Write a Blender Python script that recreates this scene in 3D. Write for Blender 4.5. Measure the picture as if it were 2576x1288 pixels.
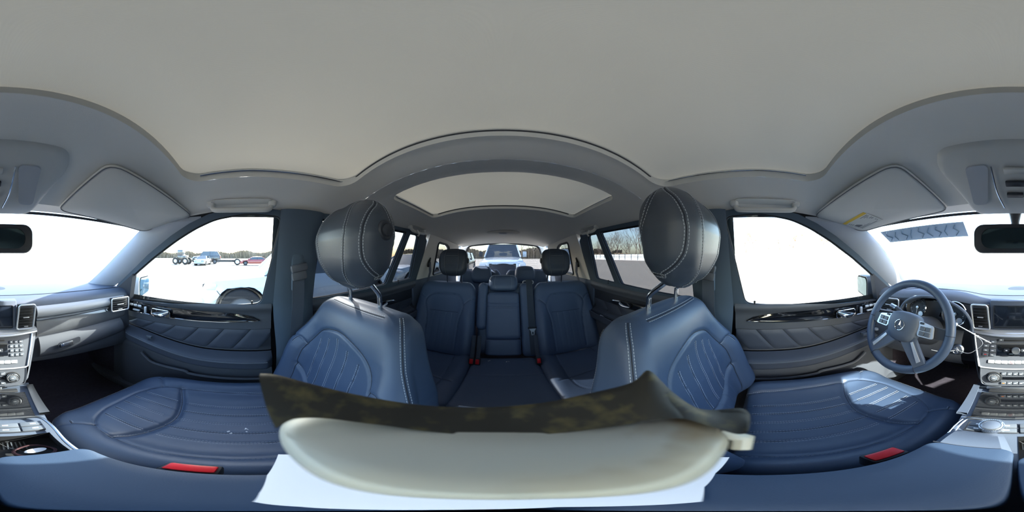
import bpy, bmesh, math, random
import numpy as np
from mathutils import Vector, Matrix
from mathutils.geometry import tessellate_polygon
PI = math.pi
rng = random.Random(7)
for o in list(bpy.data.objects): bpy.data.objects.remove(o)
COL = bpy.context.scene.collection
SC = bpy.context.scene
# World frame: the camera stands at the origin between the front seats;
# +Y = rear of the vehicle, +X = driver's side, ground at z = GZ.
GZ = -1.40
# ------------------------------------------------------------------ camera
cd = bpy.data.cameras.new('camera'); cam = bpy.data.objects.new('camera', cd); COL.objects.link(cam)
cd.type = 'PANO'
try: cd.panorama_type = 'EQUIRECTANGULAR'
except Exception: pass
try: cd.cycles.panorama_type = 'EQUIRECTANGULAR'
except Exception: pass
cd.clip_start = 0.01; cd.clip_end = 600
cam.location = (0, 0, 0); cam.rotation_euler = (PI/2, 0, -math.radians(3.07))
SC.camera = cam
cd.dof.use_dof = True; cd.dof.focus_distance = .7; cd.dof.aperture_fstop = 22
# ------------------------------------------------------------------ world, sun, exposure
SUN_AZ, SUN_EL = math.radians(109), math.radians(30.5)   # azimuth from the bonnet towards the passenger side
sun_dir = Vector((-math.sin(SUN_AZ)*math.cos(SUN_EL), -math.cos(SUN_AZ)*math.cos(SUN_EL), math.sin(SUN_EL)))
wd = bpy.data.worlds.new('world'); SC.world = wd; wd.use_nodes = True
nt = wd.node_tree; nt.nodes.clear()
wo = nt.nodes.new('ShaderNodeOutputWorld'); bg = nt.nodes.new('ShaderNodeBackground')
sky = nt.nodes.new('ShaderNodeTexSky'); sky.sky_type = 'NISHITA'; sky.sun_disc = False
sky.sun_elevation = SUN_EL; sky.sun_rotation = math.atan2(sun_dir.x, sun_dir.y)
sky.air_density = 1.1; sky.dust_density = 2.2; sky.ozone_density = 1.0; sky.altitude = 50
nt.links.new(sky.outputs[0], bg.inputs[0]); bg.inputs[1].default_value = 0.36
nt.links.new(bg.outputs[0], wo.inputs[0])
sl = bpy.data.lights.new('sun', 'SUN'); so = bpy.data.objects.new('sun', sl); COL.objects.link(so)
sl.energy = 6.0; sl.angle = math.radians(0.6); sl.color = (1, .95, .87)
so.rotation_euler = sun_dir.to_track_quat('Z', 'Y').to_euler()
so.location = sun_dir*30
SC.view_settings.view_transform = 'Standard'; SC.view_settings.look = 'None'
SC.view_settings.gamma = 1; SC.view_settings.use_curve_mapping = False
SC.view_settings.exposure = 2.25
# ------------------------------------------------------------------ materials
def _lin(c): return tuple(((x/255)/12.92 if x/255 <= .04045 else ((x/255+.055)/1.055)**2.4) for x in c)
def mat(name, rgb, rough=.5, metal=0, spec=.5, bump=None, var=0, varscale=8, coat=0, emit=None, trans=None):
    m = bpy.data.materials.new(name); m.use_nodes = True; n = m.node_tree; b = n.nodes['Principled BSDF']
    c = _lin(rgb) + (1,)
    b.inputs['Base Color'].default_value = c; b.inputs['Roughness'].default_value = rough
    b.inputs['Metallic'].default_value = metal; b.inputs['Specular IOR Level'].default_value = spec
    if coat: b.inputs['Coat Weight'].default_value = coat; b.inputs['Coat Roughness'].default_value = .05
    tc = n.nodes.new('ShaderNodeTexCoord')
    if var:
        no = n.nodes.new('ShaderNodeTexNoise'); no.inputs['Scale'].default_value = varscale; no.inputs['Detail'].default_value = 5
        n.links.new(tc.outputs['Object'], no.inputs['Vector'])
        mx = n.nodes.new('ShaderNodeMix'); mx.data_type = 'RGBA'
        mx.inputs[6].default_value = tuple(x*(1-var) for x in c[:3])+(1,); mx.inputs[7].default_value = tuple(min(1, x*(1+var)) for x in c[:3])+(1,)
        n.links.new(no.outputs[0], mx.inputs[0]); n.links.new(mx.outputs[2], b.inputs['Base Color'])
    if bump:
        kind, sc, st, dist = bump
        if kind == 'leather':
            t = n.nodes.new('ShaderNodeTexVoronoi'); t.feature = 'DISTANCE_TO_EDGE'; t.inputs['Scale'].default_value = sc; out = t.outputs[0]
        elif kind == 'weave':
            t = n.nodes.new('ShaderNodeTexWave'); t.inputs['Scale'].default_value = sc; t.inputs['Distortion'].default_value = .6; out = t.outputs['Fac']
        else:
            t = n.nodes.new('ShaderNodeTexNoise'); t.inputs['Scale'].default_value = sc; t.inputs['Detail'].default_value = 4; out = t.outputs[0]
        n.links.new(tc.outputs['Object'], t.inputs['Vector'])
        bp = n.nodes.new('ShaderNodeBump'); bp.inputs['Strength'].default_value = st; bp.inputs['Distance'].default_value = dist
        n.links.new(out, bp.inputs['Height']); n.links.new(bp.outputs[0], b.inputs['Normal'])
    if emit:
        b.inputs['Emission Color'].default_value = _lin(emit[0])+(1,); b.inputs['Emission Strength'].default_value = emit[1]
    return m
def glass(name, tint, gloss=.06, haze=0):
    m = bpy.data.materials.new(name); m.use_nodes = True; n = m.node_tree; n.nodes.clear()
    o = n.nodes.new('ShaderNodeOutputMaterial'); t = n.nodes.new('ShaderNodeBsdfTransparent'); t.inputs[0].default_value = tint+(1,)
    g = n.nodes.new('ShaderNodeBsdfGlossy'); g.inputs['Roughness'].default_value = .02
    mx = n.nodes.new('ShaderNodeMixShader'); mx.inputs[0].default_value = gloss
    n.links.new(t.outputs[0], mx.inputs[1]); n.links.new(g.outputs[0], mx.inputs[2])
    n.links.new(mx.outputs[0], o.inputs[0]); return m
def cloth_through(name, rgb, trans, sc=900):
    m = bpy.data.materials.new(name); m.use_nodes = True; n = m.node_tree; n.nodes.clear()
    o = n.nodes.new('ShaderNodeOutputMaterial'); d = n.nodes.new('ShaderNodeBsdfDiffuse'); t = n.nodes.new('ShaderNodeBsdfTranslucent')
    tc = n.nodes.new('ShaderNodeTexCoord'); no = n.nodes.new('ShaderNodeTexNoise'); no.inputs['Scale'].default_value = 3; no.inputs['Detail'].default_value = 2
    wv = n.nodes.new('ShaderNodeTexWave'); wv.inputs['Scale'].default_value = 160; wv.bands_direction = 'X'; wv.inputs['Distortion'].default_value = .4
    mx = n.nodes.new('ShaderNodeMix'); mx.data_type = 'RGBA'; c = _lin(rgb)
    mx.inputs[6].default_value = tuple(x*.93 for x in c)+(1,); mx.inputs[7].default_value = tuple(x*1.07 for x in c)+(1,)
    n.links.new(tc.outputs['Object'], no.inputs['Vector']); n.links.new(tc.outputs['Object'], wv.inputs['Vector'])
    n.links.new(no.outputs[0], mx.inputs[0]); n.links.new(mx.outputs[2], d.inputs[0]); n.links.new(mx.outputs[2], t.inputs[0])
    bp = n.nodes.new('ShaderNodeBump'); bp.inputs['Strength'].default_value = .15; bp.inputs['Distance'].default_value = .001
    n.links.new(wv.outputs['Fac'], bp.inputs['Height']); n.links.new(bp.outputs[0], d.inputs['Normal'])
    ms = n.nodes.new('ShaderNodeMixShader'); ms.inputs[0].default_value = trans
    n.links.new(d.outputs[0], ms.inputs[1]); n.links.new(t.outputs[0], ms.inputs[2]); n.links.new(ms.outputs[0], o.inputs[0]); return m
M = dict(
 leather=mat('sky_tinted_black_leather', (58,73,96), .45, spec=.5, bump=('leather', 650, .22, .0008), var=.08, varscale=6),  # black leather; blue of sky and glare is put into its colour
 leather_rear=mat('dark_leather', (76,92,118), .45, spec=.5, bump=('leather', 420, .3, .001), var=.08),
 seam=mat('seam_shadow_thread', (30,36,48), .8),
 stitch=mat('pale_stitch_thread', (170,176,184), .8),
 headliner=mat('grey_headliner_cloth', (214,212,206), .95, spec=.1, bump=('noise', 700, .25, .0008), var=.03, varscale=3),
 head_plastic=mat('light_grey_plastic', (190,190,186), .5, bump=('noise', 500, .1, .0005)),
 shade=cloth_through('beige_shade_cloth', (192,186,172), .044),
 dash=mat('dark_soft_dash_skin', (74,84,100), .6, bump=('leather', 600, .25, .0008)),
 dash_low=mat('grey_black_door_plastic', (72,76,84), .6, bump=('noise', 700, .25, .0006)),
 door_leather=mat('black_door_leather', (62,68,80), .5, bump=('leather', 500, .25, .0008)),
 dark=mat('dark_plastic', (38,42,50), .55, bump=('noise', 500, .15, .0005)),
 pillar=mat('dark_pillar_cloth', (66,80,94), .85, bump=('noise', 700, .2, .0006)),
 apillar=mat('pale_blue_grey_pillar_cloth', (150,158,170), .9, bump=('noise', 700, .2, .0006)),
 rubber=mat('black_rubber', (24,26,30), .7),
 chrome=mat('chrome', (225,228,232), .08, 1),
 satin=mat('satin_silver', (190,194,200), .28, 1),
 silver=mat('silver_painted_plastic', (196,200,206), .35, .6),
 gloss=mat('gloss_black_lacquer', (16,18,22), .08, coat=1),
 screen=mat('dark_screen_glass', (28,34,44), .15, coat=.5),
 carpet=mat('charcoal_carpet', (66,62,70), .98, spec=.05, bump=('noise', 900, .8, .004), var=.25, varscale=60),
 red=mat('red_button_plastic', (205,28,40), .4),
 webbing=mat('dark_seat_belt_webbing', (58,66,78), .7, bump=('weave', 500, .3, .0005)),
 metal=mat('bare_steel', (180,182,186), .25, 1),
 white=mat('white_marking', (225,228,232), .6),
 orange=mat('orange_marking', (225,120,40), .6),
 paper=mat('white_paper', (240,240,242), .8),
 label=mat('pale_label_paper', (205,205,200), .7),
 yellow=mat('yellow_print', (222,184,70), .7),
 print=mat('grey_print', (110,112,116), .8),
 button=mat('grey_button_plastic', (84,90,98), .45),
 button_light=mat('silver_button_plastic', (190,194,198), .4, .3),
 mirror=mat('mirror_silver', (235,238,240), .02, 1),
 leather_head=mat('shaded_headrest_leather', (54,62,74), .42, spec=.5, bump=('leather', 650, .3, .0008)),  # greyer than the seats: shade of the rearward-facing side put into the colour
 dash_sunlit=mat('sun_highlight_dash_leather', (150,154,160), .45, spec=.6),  # pale tone is a sun highlight painted onto the dash leather
 dash_wood=mat('grey_lacquered_wood', (96,98,102), .14, coat=1, var=.25, varscale=14),
 mirror_dim=mat('dimmed_mirror', (96,118,126), .03, 1),
 mirror_door=mat('dimmed_door_mirror', (84,112,120), .04, 1),
 leather_arm=mat('armrest_leather', (50,66,88), .55, spec=.35, bump=('leather', 650, .2, .0007), var=.06),
 glass_clear=glass('clear_window_glass', (.93,.97,.96)),
 glass_tint=glass('tinted_window_glass', (.31,.325,.34), .04),
 glass_rear=glass('tinted_rear_glass', (.50,.52,.54), .04),
 lens=glass('clear_lens', (.85,.88,.9), .15),
 lamp=mat('frosted_lamp_lens', (170,174,180), .3),
 tyre=mat('tyre_rubber', (30,30,32), .85),
 blob=None, blobdark=None,
 whitecar=mat('white_car_paint', (188,200,210), .25, coat=1),
 greycar=mat('silver_car_paint', (140,146,152), .3, .4, coat=1),
 blackcar=mat('black_car_paint', (34,36,40), .3, coat=1),
 redcar=mat('dull_red_car_paint', (130,40,40), .35, coat=1),
 carglass=mat('dark_car_glass', (50,58,66), .06, coat=1),
 headlamp=mat('headlamp_lens', (200,206,214), .1, coat=1),
 bark=mat('grey_brown_bark', (120,108,100), .9, var=.3, varscale=3),
 leaves=mat('dry_russet_leaves', (168,110,76), .9, var=.3, varscale=3),
 scrub=mat('dull_brown_scrub', (120,108,92), 1, var=.35, varscale=.5),
 fence=mat('white_fence_panel', (214,220,224), .7),
 fence_blue=mat('blue_grey_corrugated_sheet', (150,172,194), .6),
 post=mat('dark_grey_steel_post', (84,90,98), .6, .3),
)
def stained(name, base, stain, scale, lo, hi, rough, second=None):
    m = mat(name, base, rough); n = m.node_tree; b = n.nodes['Principled BSDF']; tc = n.nodes.new('ShaderNodeTexCoord')
    cur = None
    for (col, sc, l, h_) in [(stain, scale, lo, hi)]+([second] if second else []):
        no = n.nodes.new('ShaderNodeTexNoise'); no.inputs['Scale'].default_value = sc; no.inputs['Detail'].default_value = 3; n.links.new(tc.outputs['Object'], no.inputs['Vector'])
        r = n.nodes.new('ShaderNodeMapRange'); r.inputs[1].default_value = l; r.inputs[2].default_value = h_; n.links.new(no.outputs[0], r.inputs[0])
        mx = n.nodes.new('ShaderNodeMix'); mx.data_type = 'RGBA'; n.links.new(r.outputs[0], mx.inputs[0]); mx.inputs[7].default_value = _lin(col)+(1,)
        if cur is None: mx.inputs[6].default_value = _lin(base)+(1,)
        else: n.links.new(cur, mx.inputs[6])
        cur = mx.outputs[2]
    n.links.new(cur, b.inputs['Base Color']); return m
M['blob'] = stained('stained_cream_casing', (170,172,168), (120,96,66), 22, .56, .74, .4, ((186,178,158), 9, .45, .65))
M['blobdark'] = stained('dirty_black_rubber_pad', (34,33,30), (92,84,52), 60, .5, .75, .6)
# ------------------------------------------------------------------ mesh tools
class MB:
    def __init__(s): s.v = []; s.f = []
    def add(s, v, f):
        o = len(s.v); s.v += [tuple(map(float, p)) for p in v]; s.f += [tuple(i+o for i in q) for q in f]; return s
    def box(s, c, d, R=None, bev=0, seg=2):
        bm = bmesh.new(); bmesh.ops.create_cube(bm, size=1)
        for w in bm.verts: w.co = Vector((w.co.x*d[0], w.co.y*d[1], w.co.z*d[2]))
        if bev: bmesh.ops.bevel(bm, geom=list(bm.edges), offset=min(bev, min(d)*.49), segments=seg, affect='EDGES', profile=.5)
        Mx = Matrix.Translation(c) @ (R.to_4x4() if R is not None else Matrix.Identity(4))
        bm.verts.index_update()
        s.add([Mx @ w.co for w in bm.verts], [[w.index for w in f.verts] for f in bm.faces]); bm.free(); return s
    def tube(s, pts, r, k=8, closed=False, cap=True, flat=1.0, up=None):
        pts = [Vector(p) for p in pts]; n = len(pts); rr = r if hasattr(r, '__len__') else [r]*n
        base = len(s.v); prev = None
        for i, p in enumerate(pts):
            if closed: t = pts[(i+1) % n]-pts[i-1]
            else: t = pts[min(i+1, n-1)]-pts[max(i-1, 0)]
            t.normalize()
            if prev is None:
                a = Vector(up) if up else (Vector((0,0,1)) if abs(t.z) < .9 else Vector((1,0,0)))
            else: a = prev
            a = (a-t*a.dot(t)); a.normalize(); b = t.cross(a); prev = a
            for j in range(k):
                th = 2*PI*j/k; q = p+a*(math.cos(th)*rr[i])+b*(math.sin(th)*rr[i]*flat); s.v.append((q.x, q.y, q.z))
        m = n if closed else n-1
        for i in range(m):
            for j in range(k):
                A = base+i*k+j; B = base+i*k+(j+1) % k; C = base+((i+1) % n)*k+(j+1) % k; D = base+((i+1) % n)*k+j
                s.f.append((A, B, C, D))
        if cap and not closed:
            s.f.append(tuple(base+j for j in range(k))[::-1]); s.f.append(tuple(base+(n-1)*k+j for j in range(k)))
        return s
    def lathe(s, prof, c=(0,0,0), axis=(0,0,1), k=24, a0=0, a1=2*PI):
        ax = Vector(axis).normalized(); e = Vector((1,0,0)) if abs(ax.x) < .9 else Vector((0,1,0))
        u = (e-ax*e.dot(ax)).normalized(); w = ax.cross(u); c = Vector(c); base = len(s.v); full = abs(a1-a0-2*PI) < 1e-6
        kk = k if full else k+1
        for (r, h) in prof:
            for j in range(kk):
                th = a0+(a1-a0)*j/k; q = c+ax*h+u*(r*math.cos(th))+w*(r*math.sin(th)); s.v.append((q.x, q.y, q.z))
        for i in range(len(prof)-1):
            for j in range(k):
                j2 = (j+1) % kk
                s.f.append((base+i*kk+j, base+i*kk+j2, base+(i+1)*kk+j2, base+(i+1)*kk+j))
        return s
    def grid(s, P, closed_u=False):
        n, m = len(P), len(P[0]); base = len(s.v)
        for row in P:
            for q in row: s.v.append((float(q[0]), float(q[1]), float(q[2])))
        for i in range(n-1 if not closed_u else n):
            for j in range(m-1):
                i2 = (i+1) % n
                s.f.append((base+i*m+j, base+i*m+j+1, base+i2*m+j+1, base+i2*m+j))
        return s
    def prism(s, loop, off):          # loop of 3d points extruded by vector off
        off = Vector(off); n = len(loop); L = [Vector(p) for p in loop]
        tri = tessellate_polygon([L]); base = len(s.v)
        s.v += [tuple(p) for p in L]+[tuple(p+off) for p in L]
        s.f += [tuple(base+i for i in t) for t in tri]+[tuple(base+n+i for i in t[::-1]) for t in tri]
        s.f += [(base+i, base+(i+1) % n, base+n+(i+1) % n, base+n+i) for i in range(n)]
        return s
    def fill(s, loops, off=None):       # flat polygon with holes (3d loops), optional thickness
        Ls = [[Vector(p) for p in l] for l in loops]; tri = tessellate_polygon(Ls); base = len(s.v)
        allp = [p for l in Ls for p in l]; N = len(allp)
        s.v += [tuple(p) for p in allp]; s.f += [tuple(base+i for i in t) for t in tri]
        if off is not None:
            off = Vector(off); s.v += [tuple(p+off) for p in allp]; s.f += [tuple(base+N+i for i in t[::-1]) for t in tri]
            k = 0
            for l in Ls:
                n = len(l); s.f += [(base+k+i, base+k+(i+1) % n, base+N+k+(i+1) % n, base+N+k+i) for i in range(n)]; k += n
        return s
W = {}
def reg(o, Mx): W[o.name] = Mx; return o
def tag(o, label=None, cat=None, group=None, kind=None):
    if label: o['label'] = label
    if cat: o['category'] = cat
    if group: o['group'] = group
    if kind: o['kind'] = kind
    return o
def empty(name, loc, label=None, cat=None, group=None, kind=None):
    o = bpy.data.objects.new(name, None); COL.objects.link(o); o.location = loc; o.empty_display_size = .05
    reg(o, Matrix.Translation(loc)); return tag(o, label, cat, group, kind)
def make(name, mb, m, parent=None, smooth=40, label=None, cat=None, group=None, kind=None, Mx=None):
    """link MB as one object; vertices are world coordinates, origin moved to the mesh centre"""
    V = np.array(mb.v, dtype=float)
    if Mx is not None:
        A = np.array(Mx); V = V @ A[:3,:3].T + A[:3,3]
    c = (V.max(0)+V.min(0))/2; V = V-c
    me = bpy.data.meshes.new(name); me.from_pydata(V.tolist(), [], mb.f); me.update()
    bm = bmesh.new(); bm.from_mesh(me); bmesh.ops.recalc_face_normals(bm, faces=bm.faces); bm.to_mesh(me); bm.free()
    if m: me.materials.append(M[m] if isinstance(m, str) else m)
    if smooth:
        me.polygons.foreach_set('use_smooth', [True]*len(me.polygons))
        try: me.set_sharp_from_angle(angle=math.radians(smooth))
        except Exception: pass
    o = bpy.data.objects.new(name, me); COL.objects.link(o); o.location = c
    if parent is not None:
        o.parent = parent; o.matrix_parent_inverse = W[parent.name].inverted()
    reg(o, Matrix.Translation(c)); return tag(o, label, cat, group, kind)
def copy_tree(o, parent=None):
    c = o.copy(); COL.objects.link(c); c.parent = parent
    if parent is not None: c.matrix_parent_inverse = o.matrix_parent_inverse.copy()
    for ch in [x for x in list(bpy.data.objects) if x.parent == o]: copy_tree(ch, c)
    return c
def rounded_rect(cx, cy, hx, hy, r, n=6):
    P = []
    for (sx, sy, a0) in ((1,1,0), (-1,1,PI/2), (-1,-1,PI), (1,-1,1.5*PI)):
        for i in range(n+1):
            a = a0+PI/2*i/n; P.append((cx+sx*(hx-r)+r*math.cos(a), cy+sy*(hy-r)+r*math.sin(a)))
    return P
def smooth_poly(pts, n=6, closed=False):
    """Catmull-Rom"""
    P = [Vector(p) for p in pts]; out = []; N = len(P)
    for i in range(N if closed else N-1):
        if closed: a, b, c, d = P[i-1], P[i], P[(i+1) % N], P[(i+2) % N]
        else: a, b, c, d = P[max(i-1,0)], P[i], P[i+1], P[min(i+2,N-1)]
        for k in range(n):
            t = k/n; out.append(.5*((2*b)+(c-a)*t+(2*a-5*b+4*c-d)*t*t+(3*b-a-3*c+d)*t**3))
    if not closed: out.append(P[-1])
    return out
def round_poly(loop, r=.02, n=4):
    """round the corners of a closed 2d loop"""
    L = [Vector((p[0], p[1])) for p in loop]; out = []; N = len(L)
    for i in range(N):
        p = L[i]; a = L[i-1]-p; b = L[(i+1) % N]-p; ra = min(r, a.length*.45, b.length*.45)
        A = p+a.normalized()*ra; B = p+b.normalized()*ra
        for k in range(n+1):
            t = k/n; out.append(tuple((1-t)**2*A+2*t*(1-t)*p+t*t*B))
    return out
# px(u, v) = viewing direction of a photograph pixel in the vehicle frame
def px(u, v):
    lo = math.radians((u-1266)/7.1556); la = math.radians((644-v)/7.1556)
    return Vector((math.sin(lo)*math.cos(la), math.cos(lo)*math.cos(la), math.sin(la)))
def onz(u, v, z): d = px(u, v); return d*(z/d.z)
def ony(u, v, y): d = px(u, v); return d*(y/d.y)
def onx(u, v, x): d = px(u, v); return d*(x/d.x)
# ================================================================== body shell (the setting)
def xs(z, y=0): return (.6486-.34*max(z, -.212) if z > -.212 else .7207)*(1-.05*max(0, y-1.0))
def sss(x): x = max(0, min(1, x)); return x*x*(3-2*x)
def interp(x, X, Y): return float(np.interp(x, X, Y))
def z_edge(y): return interp(y, [-.48,-.3,-.1,1.1,1.7,2.3], [.118,.150,.170,.172,.150,.125])
def z_mid(y): return interp(y, [-.50,-.42,-.3,-.2,0,.33,.4,.48,.95,1.3,1.8,2.05,2.3], [.150,.185,.232,.262,.282,.285,.272,.283,.272,.255,.235,.225,.17])
def x_edge(y): return (.6486-.34*z_edge(y))*(1-.05*max(0, y-1.0))
def zc(x, y):
    a = min(1, abs(x)/x_edge(y)); return z_edge(y)+(z_mid(y)-z_edge(y))*(1-a**2.8)
def ring_panel(mb, hole, rect, nr=10):
    (x0, x1, y0, y1) = rect; cx = sum(p[0] for p in hole)/len(hole); cy = sum(p[1] for p in hole)/len(hole)
    hole = list(hole); angs = [math.atan2(p[1]-cy, p[0]-cx) for p in hole]
    corners = [math.atan2(y-cy, x-cx) for x in (x0, x1) for y in (y0, y1)]
    # add subdivided hole points; snap nearest to the corner angles
    H = []
    for i in range(len(hole)):
        p = hole[i]; q = hole[(i+1) % len(hole)]; L = math.hypot(q[0]-p[0], q[1]-p[1]); n = max(1, int(L/.03))
        for k in range(n): H.append((p[0]+(q[0]-p[0])*k/n, p[1]+(q[1]-p[1])*k/n))
    A = [math.atan2(p[1]-cy, p[0]-cx) for p in H]; snap = {}
    for c in corners: snap[min(range(len(H)), key=lambda i: abs(math.remainder(A[i]-c, 2*PI)))] = c
    P = []
    for i, p in enumerate(H):
        a = snap.get(i, A[i]); dx, dy = math.cos(a), math.sin(a)
        t = min((x1-cx)/dx if dx > 1e-9 else 1e9, (x0-cx)/dx if dx < -1e-9 else 1e9, (y1-cy)/dy if dy > 1e-9 else 1e9, (y0-cy)/dy if dy < -1e-9 else 1e9)
        ox, oy = cx+dx*t, cy+dy*t; row = []
        for k in range(nr+1):
            s = k/nr; x = p[0]+(ox-p[0])*s; y = p[1]+(oy-p[1])*s
            row.append((x, y))
        P.append(row)
    out = []
    for row in P:
        r2 = []
        for (x, y) in row:
            xe = x_edge(y); X = x*xe/.6 if abs(x) > .5 else x*(1+((xe/.6)-1)*max(0, (abs(x)-.44)/.06)) if abs(x) > .44 else x
            r2.append((X, y, zc(X, y)))
        out.append(r2)
    mb.grid(out, closed_u=True)
HOLE_F = rounded_rect(0, .0725, .440, .2375, .05); HOLE_F = [(x, y-(.018*(1-(x/.44)**2) if y < .07 else -.012*(1-(x/.44)**2))) for x, y in HOLE_F]
HOLE_R = rounded_rect(0, .705, .415, .205, .035); HOLE_R = [(x, y-(.01*(1-(x/.42)**2) if y < .7 else -.012*(1-(x/.42)**2))) for x, y in HOLE_R]
def dens(loop):
    H = []
    for i in range(len(loop)):
        p = loop[i]; q = loop[(i+1) % len(loop)]; L = math.hypot(q[0]-p[0], q[1]-p[1]); n = max(1, int(L/.025))
        for k in range(n): H.append((p[0]+(q[0]-p[0])*k/n, p[1]+(q[1]-p[1])*k/n))
    return H
c = MB(); ring_panel(c, HOLE_F, (-.6, .6, -.47, .405)); ring_panel(c, HOLE_R, (-.6, .6, .405, 1.1))
rows = []
for i in range(25):
    y = 1.1+(2.27-1.1)*i/24; rows.append([(x_edge(y)*math.sin(PI/2*t), y, zc(x_edge(y)*math.sin(PI/2*t), y)) for t in np.linspace(-1, 1, 41)])
c.grid(rows)
ceiling = make('ceiling', c, 'headliner', kind='structure', smooth=60)
for name, H, dz in (('trim_1', HOLE_F, .030), ('trim_2', HOLE_R, .026)):
    D = dens(H); D.append(D[0]); t = MB(); rows = []
    for (x, y) in D:
        cx, cy = 0, sum(p[1] for p in H)/len(H); z = zc(x, y); f = .985
        rows.append([(x, y, z), (x*1.0, y, z+.006), (x*1.004, cy+(y-cy)*1.01, z+dz)])
    t.grid(rows); make(name, t, 'head_plastic', kind='structure', label='grey lip around the %s roof opening' % ('front' if name == 'trim_1' else 'rear'))
def shade(H, dz, label, grow=.03):
    x0 = min(p[0] for p in H)-grow; x1 = max(p[0] for p in H)+grow; y0 = min(p[1] for p in H)-grow; y1 = max(p[1] for p in H)+grow
    rows = [[(x, y, zc(max(-.43, min(.43, x)), y)+dz) for x in np.linspace(x0, x1, 33)] for y in np.linspace(y0, y1, 17)]
    m = MB().grid(rows); r = empty('sunroof_shade', (0, (y0+y1)/2, .30), label, 'shade')
    make('shade_cloth', m, 'shade', r)
    b = MB().tube([(x, y1-.028, zc(x, y1)+dz-.004) for x in np.linspace(x0+.03, x1-.03, 21)], .004, 6, flat=.6)
    make('pull_bar', b, 'dark', r)
    for s in (-1, 1):
        g = MB().tube([(s*(x1-grow-.004), y, zc(x1-grow-.004, y)+dz-.006) for y in np.linspace(y0+grow+.04, y1-grow-.02, 13)], .0022 if s > 0 else .0035, 6)
        make('guide_rail', g, 'chrome' if s > 0 else 'satin', r)
    return r
shade(HOLE_F, .026, 'large beige cloth blind closed across the front roof opening')
shade(HOLE_R, .022, 'smaller beige cloth blind closed across the rear roof opening')
# outer roof glass above each blind
for n, H in ((8, HOLE_F), (9, HOLE_R)):
    x1 = max(p[0] for p in H)+.08; y0 = min(p[1] for p in H)-.07; y1 = max(p[1] for p in H)+.07
    make('window_%d' % n, MB().grid([[(x, y, zc(x*.8, y)+.06) for x in np.linspace(-x1, x1, 13)] for y in np.linspace(y0, y1, 7)]), 'glass_clear', kind='structure', label='glass roof pane above the %s blind' % ('front' if n == 8 else 'rear'))
# ---------------- side windows, door frames and pillars (s = +1 driver's side, -1 passenger's side)
FW = round_poly([(.130,.150),(.0,.158),(-.12,.140),(-.20,.110),(-.29,.066),(-.42,-.008),(-.54,-.085),(-.645,-.160),(-.66,-.262),(-.3,-.245),(.062,-.216)], .03)
RW1 = round_poly([(.27,.152),(.875,.157),(.80,-.185),(.292,-.207)], .018)
RW2 = round_poly([(.915,.157),(1.035,.150),(1.085,-.178),(.855,-.185)], .022)
TW = round_poly([(1.37,.125),(1.58,.118),(1.68,.09),(1.80,-.165),(1.46,-.187)], .035)
def wall3(loop, s, off=0): return [(s*(xs(z, y)+off), y, z) for (y, z) in loop]
def curve_fill(mb, loops, s, off, thick):
    """polygon with holes on the tumblehome surface: fill in (y,z), then map"""
    Ls = []
    for l in loops: Ls.append([Vector((0, y, z)) for (y, z) in l])
    tri = tessellate_polygon(Ls); P = [(p.y, p.z) for l in Ls for p in l]; base = len(mb.v); N = len(P)
    mb.v += [(s*(xs(z, y)+off), y, z) for y, z in P]+[(s*(xs(z, y)+off+thick), y, z) for y, z in P]
    mb.f += [tuple(base+i for i in t) for t in tri]+[tuple(base+N+i for i in t[::-1]) for t in tri]
    k = 0
    for l in loops:
        n = len(l); mb.f += [(base+k+i, base+k+(i+1) % n, base+N+k+(i+1) % n, base+N+k+i) for i in range(n)]; k += n
    return mb
def seal(loop, s, r=.005, off=-.003):
    return MB().tube(wall3(loop, s, off), r, 6, closed=True)
SIDE = {1: 'driver', -1: 'front passenger'}
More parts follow.
